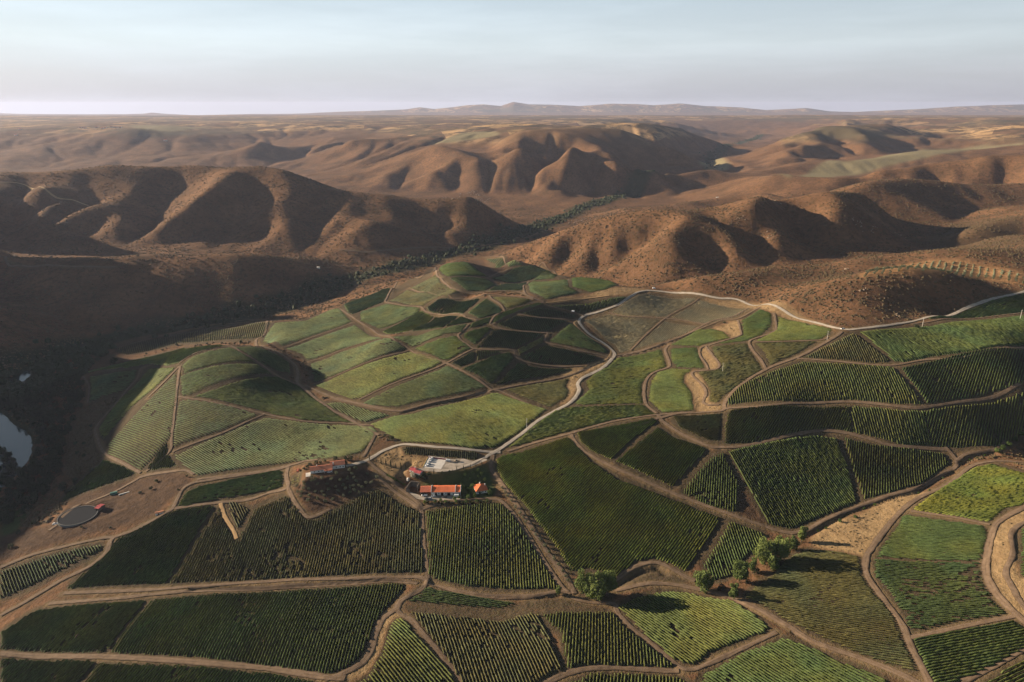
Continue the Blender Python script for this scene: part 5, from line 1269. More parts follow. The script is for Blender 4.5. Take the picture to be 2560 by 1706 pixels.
# an outcrop of trees standing in the river bend
isl = np.array([onz(x, y, -56)[:2] for x, y in [(-5,1035),(8,1040),(20,1048),(30,1058),(35,1070),(10,1060),(24,1075),(0,1075),(12,1090),(-15,1060),(-12,1085),(28,1085),(-20,1045),(0,1100),(10,1110)]])
for p in isl:
    m = (GX-p[0])**2+(GY-p[1])**2 < 10**2
keep = np.vstack([isl, keep])
dd = np.hypot(keep[:,0], keep[:,1])
order = np.argsort(dd)
zz = gh(keep[:,0], keep[:,1])
px_ = 1176.5+FPX*keep[:,0]/(keep[:,1]*CP+(HC-zz)*SP)
inv = [i for i in order if px_[i] > -20]
rest = inv[285:]
for j, i in enumerate(inv[:285]):
    x, y = keep[i]; z = max(float(zz[i]), WATER_Z-.5)
    s = .62+.55*rng.rand()
    plant(RIV[j % 4], x, y, z, s, 'dark leafy tree in the woodland along the river', 'tree', 'riverside trees', s*rng.uniform(.85,1.15))
# the mass: low-cost crowns, each its own lumpy cap
def caps(P, z, rad, hgt, seed, rings=((0,1.0),(.62,.82),(1.0,.38),(.9,.02)), seg=7, nr=3):
    r = np.random.RandomState(seed); k = len(P); m = 1+seg*nr
    V = np.zeros((k, m, 3)); V[:,0] = np.stack([P[:,0]+r.uniform(-.2,.2,k)*rad, P[:,1], z+hgt], 1)
    th0 = r.uniform(0, 6.28, k)
    for ri in range(nr):
        for j in range(seg):
            a = th0+2*math.pi*j/seg+ri*.4
            q = rad*rings[ri+1][0]*(.75+.5*r.rand(k))
            V[:,1+ri*seg+j] = np.stack([P[:,0]+np.cos(a)*q, P[:,1]+np.sin(a)*q, z+hgt*rings[ri+1][1]*(.8+.4*r.rand(k))-.2], 1)
    f = []
    for j in range(seg):
        b_ = (j+1) % seg
        f.append((0, 1+j, 1+b_, 1+b_))
        for ri in range(nr-1): f.append((1+ri*seg+j, 1+(ri+1)*seg+j, 1+(ri+1)*seg+b_, 1+ri*seg+b_))
    tri = [(a, b, c) for a, b, c, d in f]+[(a, c, d) for a, b, c, d in f if c != d]
    F = np.array(tri)[None]+(np.arange(k)*m)[:, None, None]
    return V.reshape(-1, 3), F.reshape(-1, 3)
RP_ = keep[rest]
V, F = caps(RP_, gh(RP_[:,0], RP_[:,1]), rng.uniform(3.0, 6.0, len(RP_)), rng.uniform(4, 9, len(RP_)), 3)
o = mesh_np('woodland', V, F, LM['river'], smooth=False)
tag(o, 'dark band of woodland winding along the valley floor', 'woodland', kind='stuff')
# olive orchard on the hill behind the ridge road: rows of pale bushes
orc = L('3', [(1210,1290),(1310,1215),(1600,1190),(1900,1165),(2325,1262),(2325,1330),(2000,1285),(1700,1248)])
r1 = L('3', [(1700,1210),(1640,1250)]); dirw = (r1[1]-r1[0])[:2]
pts = []
for (p0, d, nrm, t0, t1) in rows_of(orc, dirw, 9.0):
    t = np.arange(t0, t1, 5.5)
    for v in t:
        if rng.rand() > .12: pts.append(p0+d*v+rng.normal(size=2)*.5)
pts = np.array(pts)
hgt_ = gh(pts[:,0], pts[:,1])
ordr = np.argsort(np.hypot(pts[:,0], pts[:,1]))
for j, i in enumerate(ordr[:290]):
    plant(OLV[j % 3], pts[i,0], pts[i,1], hgt_[i], 1.0+.3*rng.rand(), 'pale olive tree planted in rows on the orange soil of the far orchard hill', 'olive tree', 'olive trees of the far orchard hill')
if len(ordr) > 290:
    Q = pts[ordr[290:]]
    V, F = caps(Q, gh(Q[:,0], Q[:,1]), rng.uniform(1.5, 2.2, len(Q)), rng.uniform(2, 3, len(Q)), 5)
    tag(mesh_np('olive_bushes', V, F, LM['olive'], smooth=False), 'remaining pale olive bushes of the far orchard hill', 'olive bushes', kind='stuff')
# scrub on the brown hills
def scatter(n, cond, seed, rmin, rmax, name, label, mat, amin=-40, amax=42, w0=1.2, w1=2.6):
    r = np.random.RandomState(seed)
    rad = np.exp(r.uniform(math.log(rmin), math.log(rmax), n)); a = np.radians(r.uniform(amin, amax, n))
    P = np.stack([rad*np.sin(a), rad*np.cos(a)], 1)
    k, ia, fr, fa = grid_ix(P[:,0], P[:,1])
    ok = cond(k, ia, P, r)
    P = P[ok]; D = rad[ok]
    rd = r.uniform(w0, w1, len(P))*(.8+.25*D/1200)
    V, F = caps(P, gh(P[:,0], P[:,1]), rd, rd*r.uniform(.55,1.0,len(P)), seed, rings=((0,1.0),(.75,.7),(1.0,-.05)), seg=5, nr=2)
    o = mesh_np(name, V, F, mat, smooth=False); tag(o, label, name.replace('_', ' '), kind='stuff')
    print(name, len(P))
roadm = blur((verge > .35).astype(float), 1)
def c_wild(k, ia, P, r):
    return (est[k,ia] < .2) & (vine[k,ia] < .05) & (roadm[k,ia] < .1) & (zones[0][k,ia] < .3) & (zones[1][k,ia] < .2) & (zones[2][k,ia] < .1) & (zones[5][k,ia] < .3) & (GZ[k,ia] > WATER_Z+2.5) & (vnoise(P[:,0]/38, P[:,1]/38, 3)*.6+vnoise(P[:,0]/9, P[:,1]/9, 4)*.4+r.rand(len(P))*.3 > .55)
scatter(150000, c_wild, 8, 620, 2600, 'scrub', 'brown and olive scrub bushes covering the dry hills', LM['scrub'], w0=.5, w1=2.1)
def c_rough(k, ia, P, r):
    return (zones[6][k,ia] > .5) & (vine[k,ia] < .05) & (roadm[k,ia] < .1) & (vnoise(P[:,0]/13, P[:,1]/13, 16) > .35)
scatter(40000, c_rough, 19, 500, 1000, 'thicket', 'olive green thicket on the rough slope between the river woods and the domed vineyard', LM['scrub'], amin=-45, amax=-15, w0=.9, w1=2.3)
def c_est(k, ia, P, r):
    return (zones[0][k,ia] > .4) & (vine[k,ia] < .05) & (roadm[k,ia] < .1) & (vnoise(P[:,0]/11, P[:,1]/11, 6) > .5)
scatter(60000, c_est, 9, 330, 1500, 'weeds', 'clumps of weeds on the dry straw banks between the blocks', LM['scrub'], w0=.4, w1=1.1)

# pale rock outcrops on the crests
rockm = simple('pale_rock', (.24,.185,.14), .95, .35, .3, bst=.5, bd=.3)
RK = [('X',(1075,445)),('X',(1082,443)),('X',(1090,446)),('X',(1098,450)),('X',(1106,456)),('X',(1112,463)),('X',(1104,466)),('X',(1048,455)),('X',(1020,455)),('2',(880,705)),('2',(960,750)),('2',(940,770)),('3',(1210,930)),('3',(1195,905)),('3',(410,890)),('3',(650,765)),('3',(1490,1000)),('3',(1300,960)),('C',(1250,240)),('C',(1465,395)),('C',(1120,90)),('3',(590,1000)),('2',(1630,895)),('2',(1590,905))]
pp = []
for k, p in RK:
    q = at(k, p)
    for _ in range(7): pp.append((q[0]+rng.normal()*7*q[1]/1500, q[1]+rng.normal()*7*q[1]/1500))
pp = np.array(pp)
V, F = caps(pp, gh(pp[:,0], pp[:,1])-.3, rng.uniform(.8, 2.4, len(pp))*pp[:,1]/1500, rng.uniform(.8, 2.6, len(pp)), 61, seg=5, rings=((0,1.0),(.7,.75),(1.0,0)), nr=2)
tag(mesh_np('rocks', V, F, rockm, smooth=False), 'pale broken rocks along the crests of the brown hills', 'rocks', kind='stuff')
# ------------------------------------------------------------------ buildings and vehicles
white = simple('limewashed_wall', (.62,.60,.56), .8, .08, .6)
roofo = None
def tilemat(name, a, b_, ax=0):
    m, n, l, b = newmat(name)
    p = pos(n, l)
    f = noise(n, l, p, .9, 5, .7)
    c = mixc(n, l, mrange(n, l, f, .3, .7), a, b_)
    c = mixc(n, l, mrange(n, l, noise(n, l, p, .22, 3), .5, .75, 0, .55), c, tuple(v*.55 for v in a))
    l.new(c, b.inputs['Base Color']); b.inputs['Roughness'].default_value = .85
    w = n.new('ShaderNodeTexWave'); w.bands_direction = 'X'; w.inputs['Scale'].default_value = 1.3; w.inputs['Distortion'].default_value = .3
    l.new(p, w.inputs['Vector']); bump(n, l, b, w.outputs['Fac'], .7, .12)
    return m
T_OR = tilemat('orange_tiles', (.46,.105,.042), (.62,.18,.075))
T_RD = tilemat('red_tiles', (.30,.075,.045), (.42,.13,.075))
T_BR = tilemat('weathered_tiles', (.24,.075,.045), (.40,.145,.085))
T_MG = tilemat('maroon_sheet', (.26,.045,.055), (.34,.07,.075))
dark = simple('dark_opening', (.020,.018,.016), .9, .2)
stone = simple('rubble_stone', (.15,.125,.10), .95, .4, 1.4, bst=.6, bd=.15)
conc = simple('pale_concrete', (.46,.44,.41), .9, .1, .3)
gravelm = RM['gravel']
glassm = simple('car_glass', (.02,.024,.028), .08, .1, 1, .6)
rubber = simple('tyre_rubber', (.018,.018,.018), .85, .1)
grnm = simple('green_sheet', (.06,.15,.13), .6, .15)
greym = simple('pole_concrete', (.50,.48,.44), .85, .1)

def boxvf(x0, y0, z0, x1, y1, z1):
    V = [(x0,y0,z0),(x1,y0,z0),(x1,y1,z0),(x0,y1,z0),(x0,y0,z1),(x1,y0,z1),(x1,y1,z1),(x0,y1,z1)]
    return V, [(0,3,2,1),(4,5,6,7),(0,1,5,4),(1,2,6,5),(2,3,7,6),(3,0,4,7)]
def polyobj(name, V, F, mat, parent=None, bevel=0):
    me = bpy.data.meshes.new(name); me.from_pydata([tuple(v) for v in V], [], [tuple(f) for f in F]); me.update()
    me.materials.append(mat)
    o = bpy.data.objects.new(name, me); COL.objects.link(o)
    if parent: o.parent = parent
    if bevel:
        md = o.modifiers.new('bevel', 'BEVEL'); md.width = bevel; md.segments = 2
    return o
def box(name, x0, y0, z0, x1, y1, z1, mat, parent, bevel=0):
    V, F = boxvf(x0, y0, z0, x1, y1, z1); return polyobj(name, V, F, mat, parent, bevel)
def gable(name, x0, y0, x1, y1, ze, zr, mat, parent, over=.4, th=.25):
    ym = (y0+y1)/2; a, b2, c, d = x0-over, y0-over, x1+over, y1+over
    V = [(a,b2,ze),(c,b2,ze),(c,ym,zr),(a,ym,zr),(c,d,ze),(a,d,ze)]
    V += [(x, y, z+th) for x, y, z in V]
    F = [(0,3,2,1),(3,5,4,2),(6,7,8,9),(9,8,10,11),(0,1,7,6),(4,5,11,10),(1,2,8,7),(2,4,10,8),(5,3,9,11),(3,0,6,9)]
    return polyobj(name, V, F, mat, parent)
def gable_walls(name, x0, y0, x1, y1, ze, zr, mat, parent, z0=-1.0):
    ym = (y0+y1)/2
    V = [(x0,y0,z0),(x1,y0,z0),(x1,y1,z0),(x0,y1,z0),(x0,y0,ze),(x1,y0,ze),(x1,y1,ze),(x0,y1,ze),(x0,ym,zr-.03),(x1,ym,zr-.03)]
    F = [(0,1,5,4),(2,3,7,6),(1,2,6,9,5),(3,0,4,8,7),(4,5,9,8),(6,7,8,9),(0,3,2,1)]
    return polyobj(name, V, F, mat, parent)
def house(name, k, pa, pb, z, label, cat):
    """an Empty at the left foot of the front wall, x axis along the front"""
    a = onz(*crop(k, pa), z); b2 = onz(*crop(k, pb), z)
    e = bpy.data.objects.new(name, None); COL.objects.link(e)
    e.location = (a[0], a[1], z); e.rotation_euler = (0, 0, math.atan2(b2[1]-a[1], b2[0]-a[0]))
    tag(e, label, cat)
    return e, math.hypot(b2[0]-a[0], b2[1]-a[1])
# the long winery
e, W = house('winery_building', 'J', (712,1092), (1500,1088), 0.0, 'long low white winery building under a bright orange tiled roof', 'building')
xs_ = [0, .275*W, .865*W, W]
gable_walls('wall', xs_[1], 0, W, 10.5, 3.3, 5.6, white, e)
gable('roof', xs_[1]+.2, 0, W-.3, 10.5, 3.3, 5.6, T_OR, e, .45)
o = gable('roof', xs_[0], .2, xs_[1]-.5, 10.3, 3.1, 5.2, T_RD, e, .3); o['label'] = 'darker red roof of the open shed end'
box('wall', 0, 10.0, -1, xs_[1], 10.4, 3.05, white, e); box('wall', 0, .8, -1, .35, 9.98, 3.05, white, e)
for x in (.05, xs_[1]*.33, xs_[1]*.66): box('post', x, .3, -1, x+.3, .6, 3.08, dark, e)
for x in (xs_[1]-.35, xs_[2], W-.25):
    V = [(x,-.55,3.2),(x,5.25,5.95),(x,11.05,3.2),(x,11.05,3.75),(x,5.25,6.5),(x,-.55,3.75)]; V += [(q[0]+.45,)+q[1:] for q in V]
    polyobj('parapet', V, [(0,1,4,5),(1,2,3,4),(6,11,10,7),(7,10,9,8),(5,4,10,11),(4,3,9,10),(0,5,11,6),(2,8,9,3),(0,6,7,1),(1,7,8,2)], white, e)
u = lambda jx: (jx-712)/(1500-712)*W
for a_, b_ in ((1003,1040),(1115,1165),(1240,1302),(1466,1486)):
    box('door', u(a_), -.08, 0, u(b_), .02, 2.7, dark, e)
for a_ in (1065,1205,1350,1420): box('window', u(a_), -.06, 1.3, u(a_)+.9, .02, 2.2, dark, e)
# hipped house
e, W = house('hipped_house', 'J', (1815,1068), (2030,1084), 0.0, 'small house with a bright orange hipped roof and white chimneys', 'house')
W = 9.8; Dp = 10.5
box('wall', 0, 0, -1, W, Dp, 2.9, white, e)
V = [(-.6,-.6,2.9),(W+.6,-.6,2.9),(W+.6,Dp+.6,2.9),(-.6,Dp+.6,2.9),(W*.5,Dp*.42,6.3),(W*.5,Dp*.62,6.3)]
V += [(-.6,-.6,2.65),(W+.6,-.6,2.65),(W+.6,Dp+.6,2.65),(-.6,Dp+.6,2.65)]
hr = polyobj('roof', V, [(0,1,4),(1,2,5,4),(2,3,5),(3,0,4,5),(6,7,1,0),(7,8,2,1),(8,9,3,2),(9,6,0,3),(9,8,7,6)], T_OR, e)
box('chimney', W*.42, Dp*.60, 5.4, W*.42+.8, Dp*.60+.8, 7.4, white, hr); box('chimney', W*.9, Dp*.6, 3.6, W*.9+.7, Dp*.6+.7, 5.3, white, hr)
box('door', 2.2, -.07, 0, 3.4, .02, 2.2, dark, e)
for x in (.9, 5.2, 7.6): box('window', x, -.07, 1.0, x+.9, .02, 2.0, dark, e)
e.rotation_euler[2] += R(24)
# house on the knoll
e, W = house('farmhouse', 'I', (600,668), (1030,612), 9.0, 'long farmhouse with weathered red tiled roofs stepping across the knoll', 'house')
gable_walls('wall', 0, 0, W, 7.5, 2.8, 4.6, white, e); o = gable('roof', 0, 0, W, 7.5, 2.8, 4.6, T_BR, e, .5)
gable_walls('wall', W-1.5, 3.2, W+11, 11.5, 3.4, 5.4, white, e); gable('roof', W-1.5, 3.2, W+11, 11.5, 3.4, 5.4, T_BR, e, .5)
polyobj('porch_roof', [(W*.62,-2.8,2.3),(W*1.0,-2.8,2.3),(W*1.0,-.1,3.0),(W*.62,-.1,3.0),(W*.62,-2.8,2.5),(W*1.0,-2.8,2.5),(W*1.0,-.1,3.2),(W*.62,-.1,3.2)], [(0,3,2,1),(4,5,6,7),(0,1,5,4),(1,2,6,5),(2,3,7,6),(3,0,4,7)], T_BR, e)
for x in (W*.63, W*.8, W*.98): box('post', x, -2.7, -.5, x+.2, -2.5, 2.32, white, e)
box('chimney', W*.28, 4.2, 4.0, W*.28+.7, 4.9, 5.7, white, o); box('chimney', W+.6, 4.0, 4.2, W+1.4, 4.8, 6.4, white, e)
for x in (W*.15, W*.35, W*.5): box('window', x, -.07, 1.0, x+1.0, .02, 2.0, dark, e)
box('door', W*.72, -.07, 0, W*.72+1.1, .02, 2.2, dark, e); box('terrace', -4.2, -4.5, -1.2, -.02, 2.5, .15, conc, e)
for x in (W+3, W+6.5, W+9): box('window', x, 3.13, 1.1, x+1.0, 3.22, 2.1, dark, e)
# shed
e, W = house('tile_roofed_shed', 'I', (312,470), (412,470), 9.0, 'small dark shed with a red tiled roof left of the farmhouse', 'shed')
gp = at('I', (340,470)); e.location.z = gp[2]
W = 4.8; gable_walls('wall', 0, 0, W, 4.2, 2.5, 3.6, stone, e); gable('roof', 0, 0, W, 4.2, 2.5, 3.6, T_RD, e, .4); box('door', 1.5, -.07, 0, 3.0, .02, 2.0, dark, e)
# small maroon roofed house by the car park
e, W = house('maroon_roofed_house', 'J', (500,640), (720,700), 6.5, 'small white house with dull maroon roofs half hidden by trees', 'house')
gable_walls('wall', 0, 0, 5.2, 5.5, 2.6, 4.0, white, e, -2.5); gable('roof', 0, 0, 5.2, 5.5, 2.6, 4.0, T_MG, e, .35)
gable_walls('wall', 5.3, -1.2, W, 3.6, 2.3, 3.5, white, e, -2.5); gable('roof', 5.6, -1.2, W, 3.6, 2.3, 3.5, T_MG, e, .35)
box('window', 1.5, -.07, .9, 2.5, .02, 1.8, dark, e); box('chimney', 3.6, 3.4, 3.2, 4.2, 4.0, 5.0, white, e)
# ruined stone barn
e, W = house('stone_barn', 'J', (432,1030), (560,1045), 0.0, 'roofless grey stone barn in shade at the left end of the yard', 'barn')
box('wall', 0, 0, -1, .6, 11, 4.6, stone, e); box('wall', .62, 10.4, -1, 9.0, 11, 5.2, stone, e); box('wall', 8.4, 4.5, -1, 9.0, 10.38, 4.6, stone, e); box('wall', .62, 0, -1, 3.2, .6, 3.2, stone, e)
e2, W2 = house('water_tank', 'J', (462,790), (490,790), 3.0, 'small round white water tank above the stone barn', 'tank')
gp = at('J', (475,790)); e2.location = (gp[0], gp[1], gp[2])
def lathe(name, prof, mat, parent, seg=24):
    V = []; F = []
    for r_, z in prof:
        for j in range(seg): V.append((r_*math.cos(2*math.pi*j/seg), r_*math.sin(2*math.pi*j/seg), z))
    for i in range(len(prof)-1):
        for j in range(seg): F.append((i*seg+j, i*seg+(j+1)%seg, (i+1)*seg+(j+1)%seg, (i+1)*seg+j))
    o = polyobj(name, V, F, mat, parent); return o
lathe('tank_shell', [(.01,-.5),(1.3,-.5),(1.3,1.9),(.01,2.4)], white, e2); lathe('hatch', [(.35,2.3),(.35,2.6),(.01,2.62)], greym, e2, 12)
# reservoir
c = onz(178, 1182, -23.2); Rr = 15.2
e = bpy.data.objects.new('reservoir', None); COL.objects.link(e); e.location = (c[0], c[1], -25.0)
tag(e, 'round dark reservoir with a pale rim on the bare slope', 'reservoir')
rimm = simple('reservoir_rim', (.14,.145,.14), .8, .1)
lathe('tank_wall', [(Rr+.5,-1.5),(Rr+.5,.8),(Rr,.8),(Rr,-1)], rimm, e, 64)
covm = simple('reservoir_cover', (.022,.025,.030), .9, .06, .15, .05)
lathe('cover', [(Rr-.02,.45),(Rr*.5,.5),(.01,.52)], covm, e, 64)
e, W = house('pump_house', 'K', (1120,600), (1175,590), -25.0, 'small pump house with a magenta red roof beside the reservoir', 'shed')
W = 3.6; gable_walls('wall', 0, 0, 4.2, 7, 2.6, 3.2, stone, e); gable('roof', 0, 0, 4.2, 7, 2.6, 3.2, T_MG, e, .3); box('door', 1.4, -.07, 0, 2.6, .02, 2.0, dark, e); e.rotation_euler[2] = R(-12)
for nm, kk, pa, sz_, mt, lb, ct, rz in (('container', 'K', (1300,425), (6.0,2.4,2.4), grnm, 'teal green container parked near the reservoir track', 'container', 28),
                              ('trailer', 'K', (1400,425), (9.0,.9,1.1), white, 'long narrow white trailer beside the teal container', 'trailer', 36)):
    gp = at(kk, pa); e = bpy.data.objects.new(nm, None); COL.objects.link(e); e.location = gp; e.rotation_euler = (0, 0, R(rz)); tag(e, lb, ct)
    box('body', 0, 0, .3, sz_[0], sz_[1], .3+sz_[2], mt, e, .06)
    for x in (.8, sz_[0]-1.3): box('skid', x, .1, -.3, x+.4, sz_[1]-.1, .295, dark, e)
    box('door', sz_[0]+.01, .3, .5, sz_[0]+.06, sz_[1]-.3, sz_[2], greym, e)
gp = at('K', (1830,660)); e = bpy.data.objects.new('orange_roofed_hut', None); COL.objects.link(e); e.location = gp; e.rotation_euler = (0, 0, R(26)); tag(e, 'tiny white hut with a pale orange roof beside the dirt track', 'hut')
gable_walls('wall', 0, 0, 6.6, 2.8, 1.9, 2.5, white, e); gable('roof', 0, 0, 6.6, 2.8, 1.9, 2.5, tilemat('pale_orange_tiles', (.55,.20,.10), (.68,.30,.16)), e, .2); box('door', 2, -.06, 0, 2.9, .02, 1.7, dark, e)

# paved car park
def sheet(name, k, pts, z, mat, lift):
    P = [onz(*crop(k, q), z) for q in pts]
    o = polyobj(name, [(p[0], p[1], z+lift) for p in P]+[(p[0], p[1], z-1.5) for p in P], [tuple(range(len(P)))]+[(i, i+len(P), (i+1) % len(P)+len(P), (i+1) % len(P)) for i in range(len(P))], mat)
    bm_ = o.data
    if bm_.polygons[0].normal.z < 0: bm_.flip_normals()
    tag(o, kind='structure'); return P
sheet('gravel_lot', 'J', [(620,575),(760,545),(870,335),(1240,378),(1560,372),(1780,425),(1990,372),(2040,395),(1720,520),(1400,580),(1000,625),(740,610)], 8.6, gravelm, .10)
CPp = sheet('car_park', 'J', [(768,540),(872,340),(1236,390),(1118,576)], 8.6, conc, .16)
def wallseg(name, k, pa, pb, z, h, th, mat, label, cat, capmat=None):
    e, W = house(name, k, pa, pb, z, label, cat)
    box('wall', 0, 0, -1, W, th, h, mat, e)
    if capmat: box('coping', -.05, -.06, h+.003, W+.05, th+.06, h+.14, capmat, e)
wallseg('car_park_wall', 'J', (872,352), (1232,398), 8.6, 1.5, .35, T_MG, 'low red brick wall with a white top along the back of the car park', 'wall', white)
wallseg('kerb_wall', 'J', (764,541), (862,350), 8.6, .5, .4, simple('ochre_kerb', (.42,.33,.14), .9), 'low ochre kerb wall on the left side of the car park', 'wall')
sheet('yard', 'J', [(470,1010),(640,1060),(720,1100),(1520,1098),(1500,1170),(1100,1190),(820,1190),(560,1140)], 0.0, gravelm, .08)
wl_ = [onz(*crop('I', q), 9.0) for q in ()]

# vehicles
def paint(name, col): return simple(name, col, .35, .03, .5, .5)
PW = paint('white_paint', (.72,.72,.72)); PS = paint('silver_paint', (.42,.44,.46)); PD = paint('dark_paint', (.05,.055,.06)); PT = paint('tan_paint', (.38,.28,.18)); PB = paint('blue_grey_paint', (.30,.36,.42))
def loft(name, secs, mat, parent, bevel=.04):
    """secs: list of (x, halfwidth, z0, z1)"""
    V = []; F = []
    for x, hw, z0, z1 in secs: V += [(x,-hw,z0),(x,hw,z0),(x,hw*.94,z1),(x,-hw*.94,z1)]
    for i in range(len(secs)-1):
        a = i*4
        for j in range(4): F.append((a+j, a+(j+1)%4, a+4+(j+1)%4, a+4+j))
    F.append((3,2,1,0)); a = (len(secs)-1)*4; F.append((a,a+1,a+2,a+3))
    return polyobj(name, V, F, mat, parent, bevel)
def wheelm():
    V = []; F = []; s = 14
    for y, r_ in ((-.11,.30),(-.11,.33),(.11,.33),(.11,.30)):
        for j in range(s): V.append((r_*math.cos(2*math.pi*j/s), y, r_*math.sin(2*math.pi*j/s)))
    for i in range(3):
        for j in range(s): F.append((i*s+j, i*s+(j+1)%s, (i+1)*s+(j+1)%s, (i+1)*s+j))
    F.append(tuple(range(s))); F.append(tuple(range(4*s-1, 3*s-1, -1)))
    return V, F
def vehicle(name, kind, mat, loc, rz, label, cat, group=None):
    e = bpy.data.objects.new(name, None); COL.objects.link(e); e.location = loc; e.rotation_euler = (0, 0, rz); tag(e, label, cat, group)
    if kind == 'car':
        loft('body', [(-2.1,.78,.42,.80),(-1.95,.86,.30,.92),(-.9,.88,.26,.96),(.6,.88,.26,.94),(1.7,.85,.28,.82),(2.1,.74,.40,.70)], mat, e)
        loft('window', [(-1.75,.70,.90,1.0),(-1.25,.72,.92,1.38),(.2,.72,.92,1.40),(.95,.74,.90,.98)], glassm, e, .02)
        loft('car_roof', [(-1.30,.66,1.36,1.40),(-1.1,.68,1.38,1.47),(.1,.68,1.38,1.47),(.28,.66,1.36,1.41)], mat, e, .02); wx_ = (-1.3, 1.35)
    elif kind == 'van':
        loft('body', [(-2.5,.90,.35,1.95),(-2.4,.95,.32,2.10),(1.0,.95,.32,2.10),(1.55,.94,.32,1.60),(2.35,.90,.35,1.05),(2.5,.82,.45,.90)], mat, e, .06)
        loft('window', [(1.02,.90,1.28,1.98),(1.50,.92,1.20,1.64),(1.95,.90,1.15,1.38)], glassm, e, .02); wx_ = (-1.6, 1.6)
    else:
        loft('body', [(.5,.90,.45,1.0),(.55,.92,.40,1.1),(1.9,.92,.40,1.1),(2.5,.84,.45,.95)], mat, e, .05)
        loft('window', [(.55,.80,1.09,1.2),(.75,.80,1.09,1.72),(1.35,.80,1.09,1.72),(1.9,.82,1.08,1.16)], glassm, e, .02)
        box('cargo_bed', -2.6, -.95, .75, .45, .95, .9, mat, e, .02)
        for y0, y1 in ((-.95,-.88),(.88,.95)): box('side_board', -2.6, y0, .902, .45, y1, 1.25, mat, e, .01)
        box('chassis', -2.5, -.4, .45, .48, .4, .745, dark, e); wx_ = (-1.6, 1.5)
    for x in wx_:
        for y in (-.80, .80):
            V, F = wheelm(); o = polyobj('wheel', V, F, rubber, e); o.location = (x, y, .33)
    if kind != 'truck':
        x = 2.08 if kind == 'car' else 2.48
        for y in (-.58, .58): box('headlight', x-.06, y-.14, .58, x+.03, y+.14, .72, greym, e)
    return e
def carat(kind, k, p, mat, deg, name, label, cat, group=None, z=None):
    q = at(k, p) if z is None else onz(*crop(k, p), z)
    return vehicle(name, kind, mat, (q[0], q[1], q[2]+.18), R(deg), label, cat, group)
carat('car', 'J', (930,375), PW, 186, 'parked_car', 'white car parked nearest the back wall of the car park', 'car', 'cars in the car park', 8.6)
carat('car', 'J', (914,404), PS, 186, 'parked_car', 'silver car parked second from the back wall of the car park', 'car', 'cars in the car park', 8.6)
carat('car', 'J', (898,434), PW, 186, 'parked_car', 'white car parked third from the back wall of the car park', 'car', 'cars in the car park', 8.6)
carat('car', 'J', (872,484), PB, 186, 'parked_car', 'blue grey car parked fourth from the back wall of the car park', 'car', 'cars in the car park', 8.6)
carat('car', 'J', (848,516), PW, 186, 'parked_car', 'white car parked at the front edge of the car park', 'car', 'cars in the car park', 8.6)
carat('van', 'J', (1250,425), PS, 172, 'parked_van', 'silver van parked alone on the gravel right of the paved car park', 'van', None, 8.6)
carat('truck', 'J', (1440,428), PT, 180, 'tan_truck', 'small tan flatbed truck parked on the gravel right of the silver van', 'truck', None, 8.6)
carat('truck', 'J', (790,1106), PW, 180, 'white_truck', 'white flatbed truck parked at the open shed end of the winery', 'truck', None, 0)
carat('car', 'J', (968,1116), PW, 190, 'parked_car', 'white car parked in front of the first dark winery doorway', 'car', 'cars in front of the winery', 0)
carat('car', 'J', (1190,1132), PD, 178, 'parked_car', 'dark car parked in front of the middle of the winery', 'car', 'cars in front of the winery', 0)
carat('van', 'J', (1412,1112), PW, 180, 'parked_van', 'white van parked at the right end of the winery front', 'van', None, 0)
carat('car', 'J', (835,1170), PD, 200, 'parked_car', 'dark car parked at the hedge side of the winery yard', 'car', 'cars at the hedge', 0)
carat('car', 'J', (895,1160), PS, 170, 'parked_car', 'silver car parked at the hedge side of the winery yard', 'car', 'cars at the hedge', 0)
carat('car', 'I', (970,640), PW, 12, 'parked_car', 'white car parked in front of the farmhouse porch', 'car', None, 9.0)
carat('car', 'K', (650,760), PW, 20, 'parked_car', 'white car parked at the left rim of the reservoir', 'car', None, -25.0)
carat('van', 'X', (1316,717), PW, 160, 'parked_van', 'white van standing on the terrace track near the pale gravel road bend', 'van')
carat('van', 'X', (1503,664), PW, 0, 'parked_van', 'white van standing at the top of the ridge road', 'van')
carat('truck', 'X', (1936,757), PW, 200, 'white_truck', 'white pickup standing at the ridge road junction', 'truck')
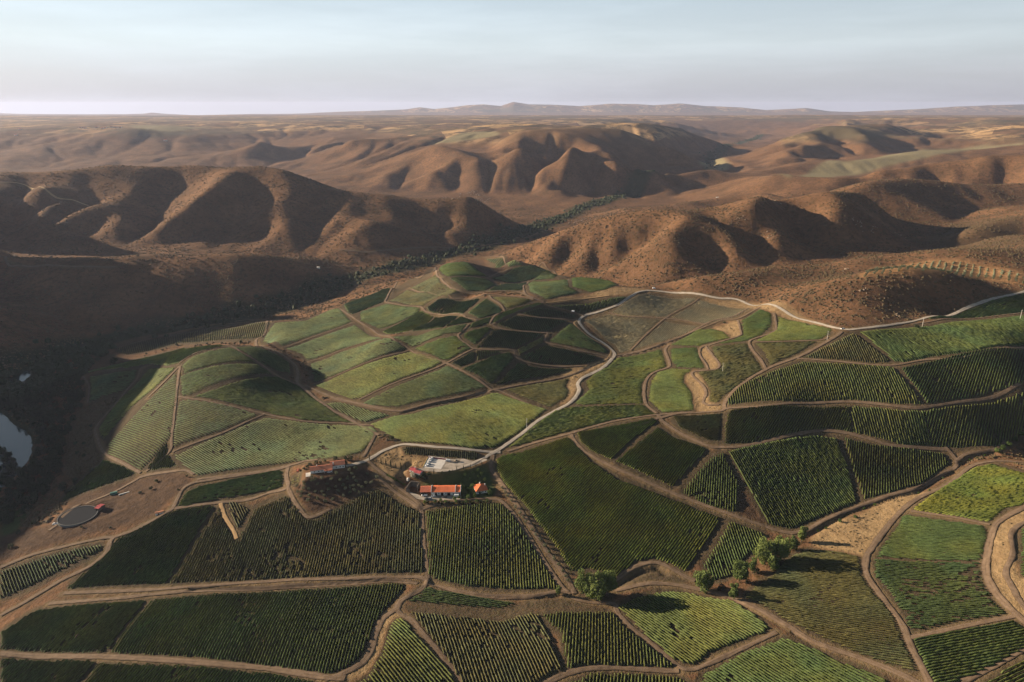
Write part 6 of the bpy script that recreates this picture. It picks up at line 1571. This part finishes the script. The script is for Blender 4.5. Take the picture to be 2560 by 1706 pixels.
# poles
def pole(k, pb_, h, label):
    q = at(k, pb_); e = bpy.data.objects.new('utility_pole', None); COL.objects.link(e); e.location = q; tag(e, label, 'utility pole', 'utility poles')
    V, F = tube([(0,0,-.5),(0,0,h*.5),(0,0,h)], [.26,.21,.16], 8); polyobj('shaft', V, F, greym, e)
    V, F = boxvf(-.9, -.07, h-.9, .9, .07, h-.75); polyobj('crossarm', V, F, greym, e)
    for x in (-.8, 0, .8): V, F = boxvf(x-.05, -.05, h-.748, x+.05, .05, h-.45); polyobj('insulator', V, F, white, e)
pole('H', (1262,1182), 14, 'tall pale utility pole beside the straight pale track at the big light field')
pole('C', (287,785), 11, 'pale utility pole in the vines right of the winding dry banks')
pole('C', (994,568), 11, 'pale utility pole just below the ridge road junction')
pole('C', (1636,482), 12, 'pale utility pole below the ridge road by the dark bush clump')
pole('C', (2298,428), 12, 'pale utility pole in the dark vines near the right end of the ridge')
# far houses
def far_house(k, p, s, label, roof=None):
    q = at(k, p); e = bpy.data.objects.new('distant_house', None); COL.objects.link(e); e.location = q; e.rotation_euler = (0, 0, R(rng.uniform(-30, 30))); tag(e, label, 'house', 'houses far off on the hills')
    gable_walls('wall', 0, 0, 12*s, 7*s, 3*s, 4.6*s, white, e, -3); gable('roof', 0, 0, 12*s, 7*s, 3*s, 4.6*s, roof or T_RD, e, .4)
    for x in (3*s, 8*s): box('window', x, -.1, 1*s, x+1.4*s, .02, 2.2*s, dark, e)
far_house('3', (245,745), .8, 'long white house alone on the brown hill beyond the main ridge', white)
far_house('1', (2141,1217), .5, 'white hut on the valley slope above the river woodland', white)
for p in [(530,272),(560,275),(640,270),(700,272),(742,268),(770,271),(800,270),(680,276),(125,282),(95,322),(1105,358)]:
    far_house('1', p, 1.8, 'tiny pale village house on the far plateau')
# ------------------------------------------------------------------ evening haze
hz = bpy.data.materials.new('haze_air'); hz.use_nodes = True
hn = hz.node_tree.nodes; hl = hz.node_tree.links
hn.remove(hn['Principled BSDF'])
pv = hn.new('ShaderNodeVolumePrincipled')
pv.inputs['Color'].default_value = (.60, .70, 1.0, 1); pv.inputs['Density'].default_value = 1.9e-5; pv.inputs['Anisotropy'].default_value = .2
hl.new(pv.outputs[0], hn['Material Output'].inputs['Volume'])
zlo = float(GZ.min())-2; zhi = max(float(GZ.max()), HC)+12
x0, x1, y0, y1 = float(GX.min())-200, float(GX.max())+200, float(GY.min())-300, float(GY.max())+300
hv = [(x,y,z) for z in (zlo,zhi) for x,y in ((x0,y0),(x1,y0),(x1,y1),(x0,y1))]
haze = mesh_np('haze', hv, [(0,3,2,1),(4,5,6,7),(0,1,5,4),(1,2,6,5),(2,3,7,6),(3,0,4,7)], hz, smooth=False)
tag(haze, kind='stuff')
print('TRIS', sum(len(m.loops)-2*len(m.polygons) for m in bpy.data.meshes), 'zhi', zhi)
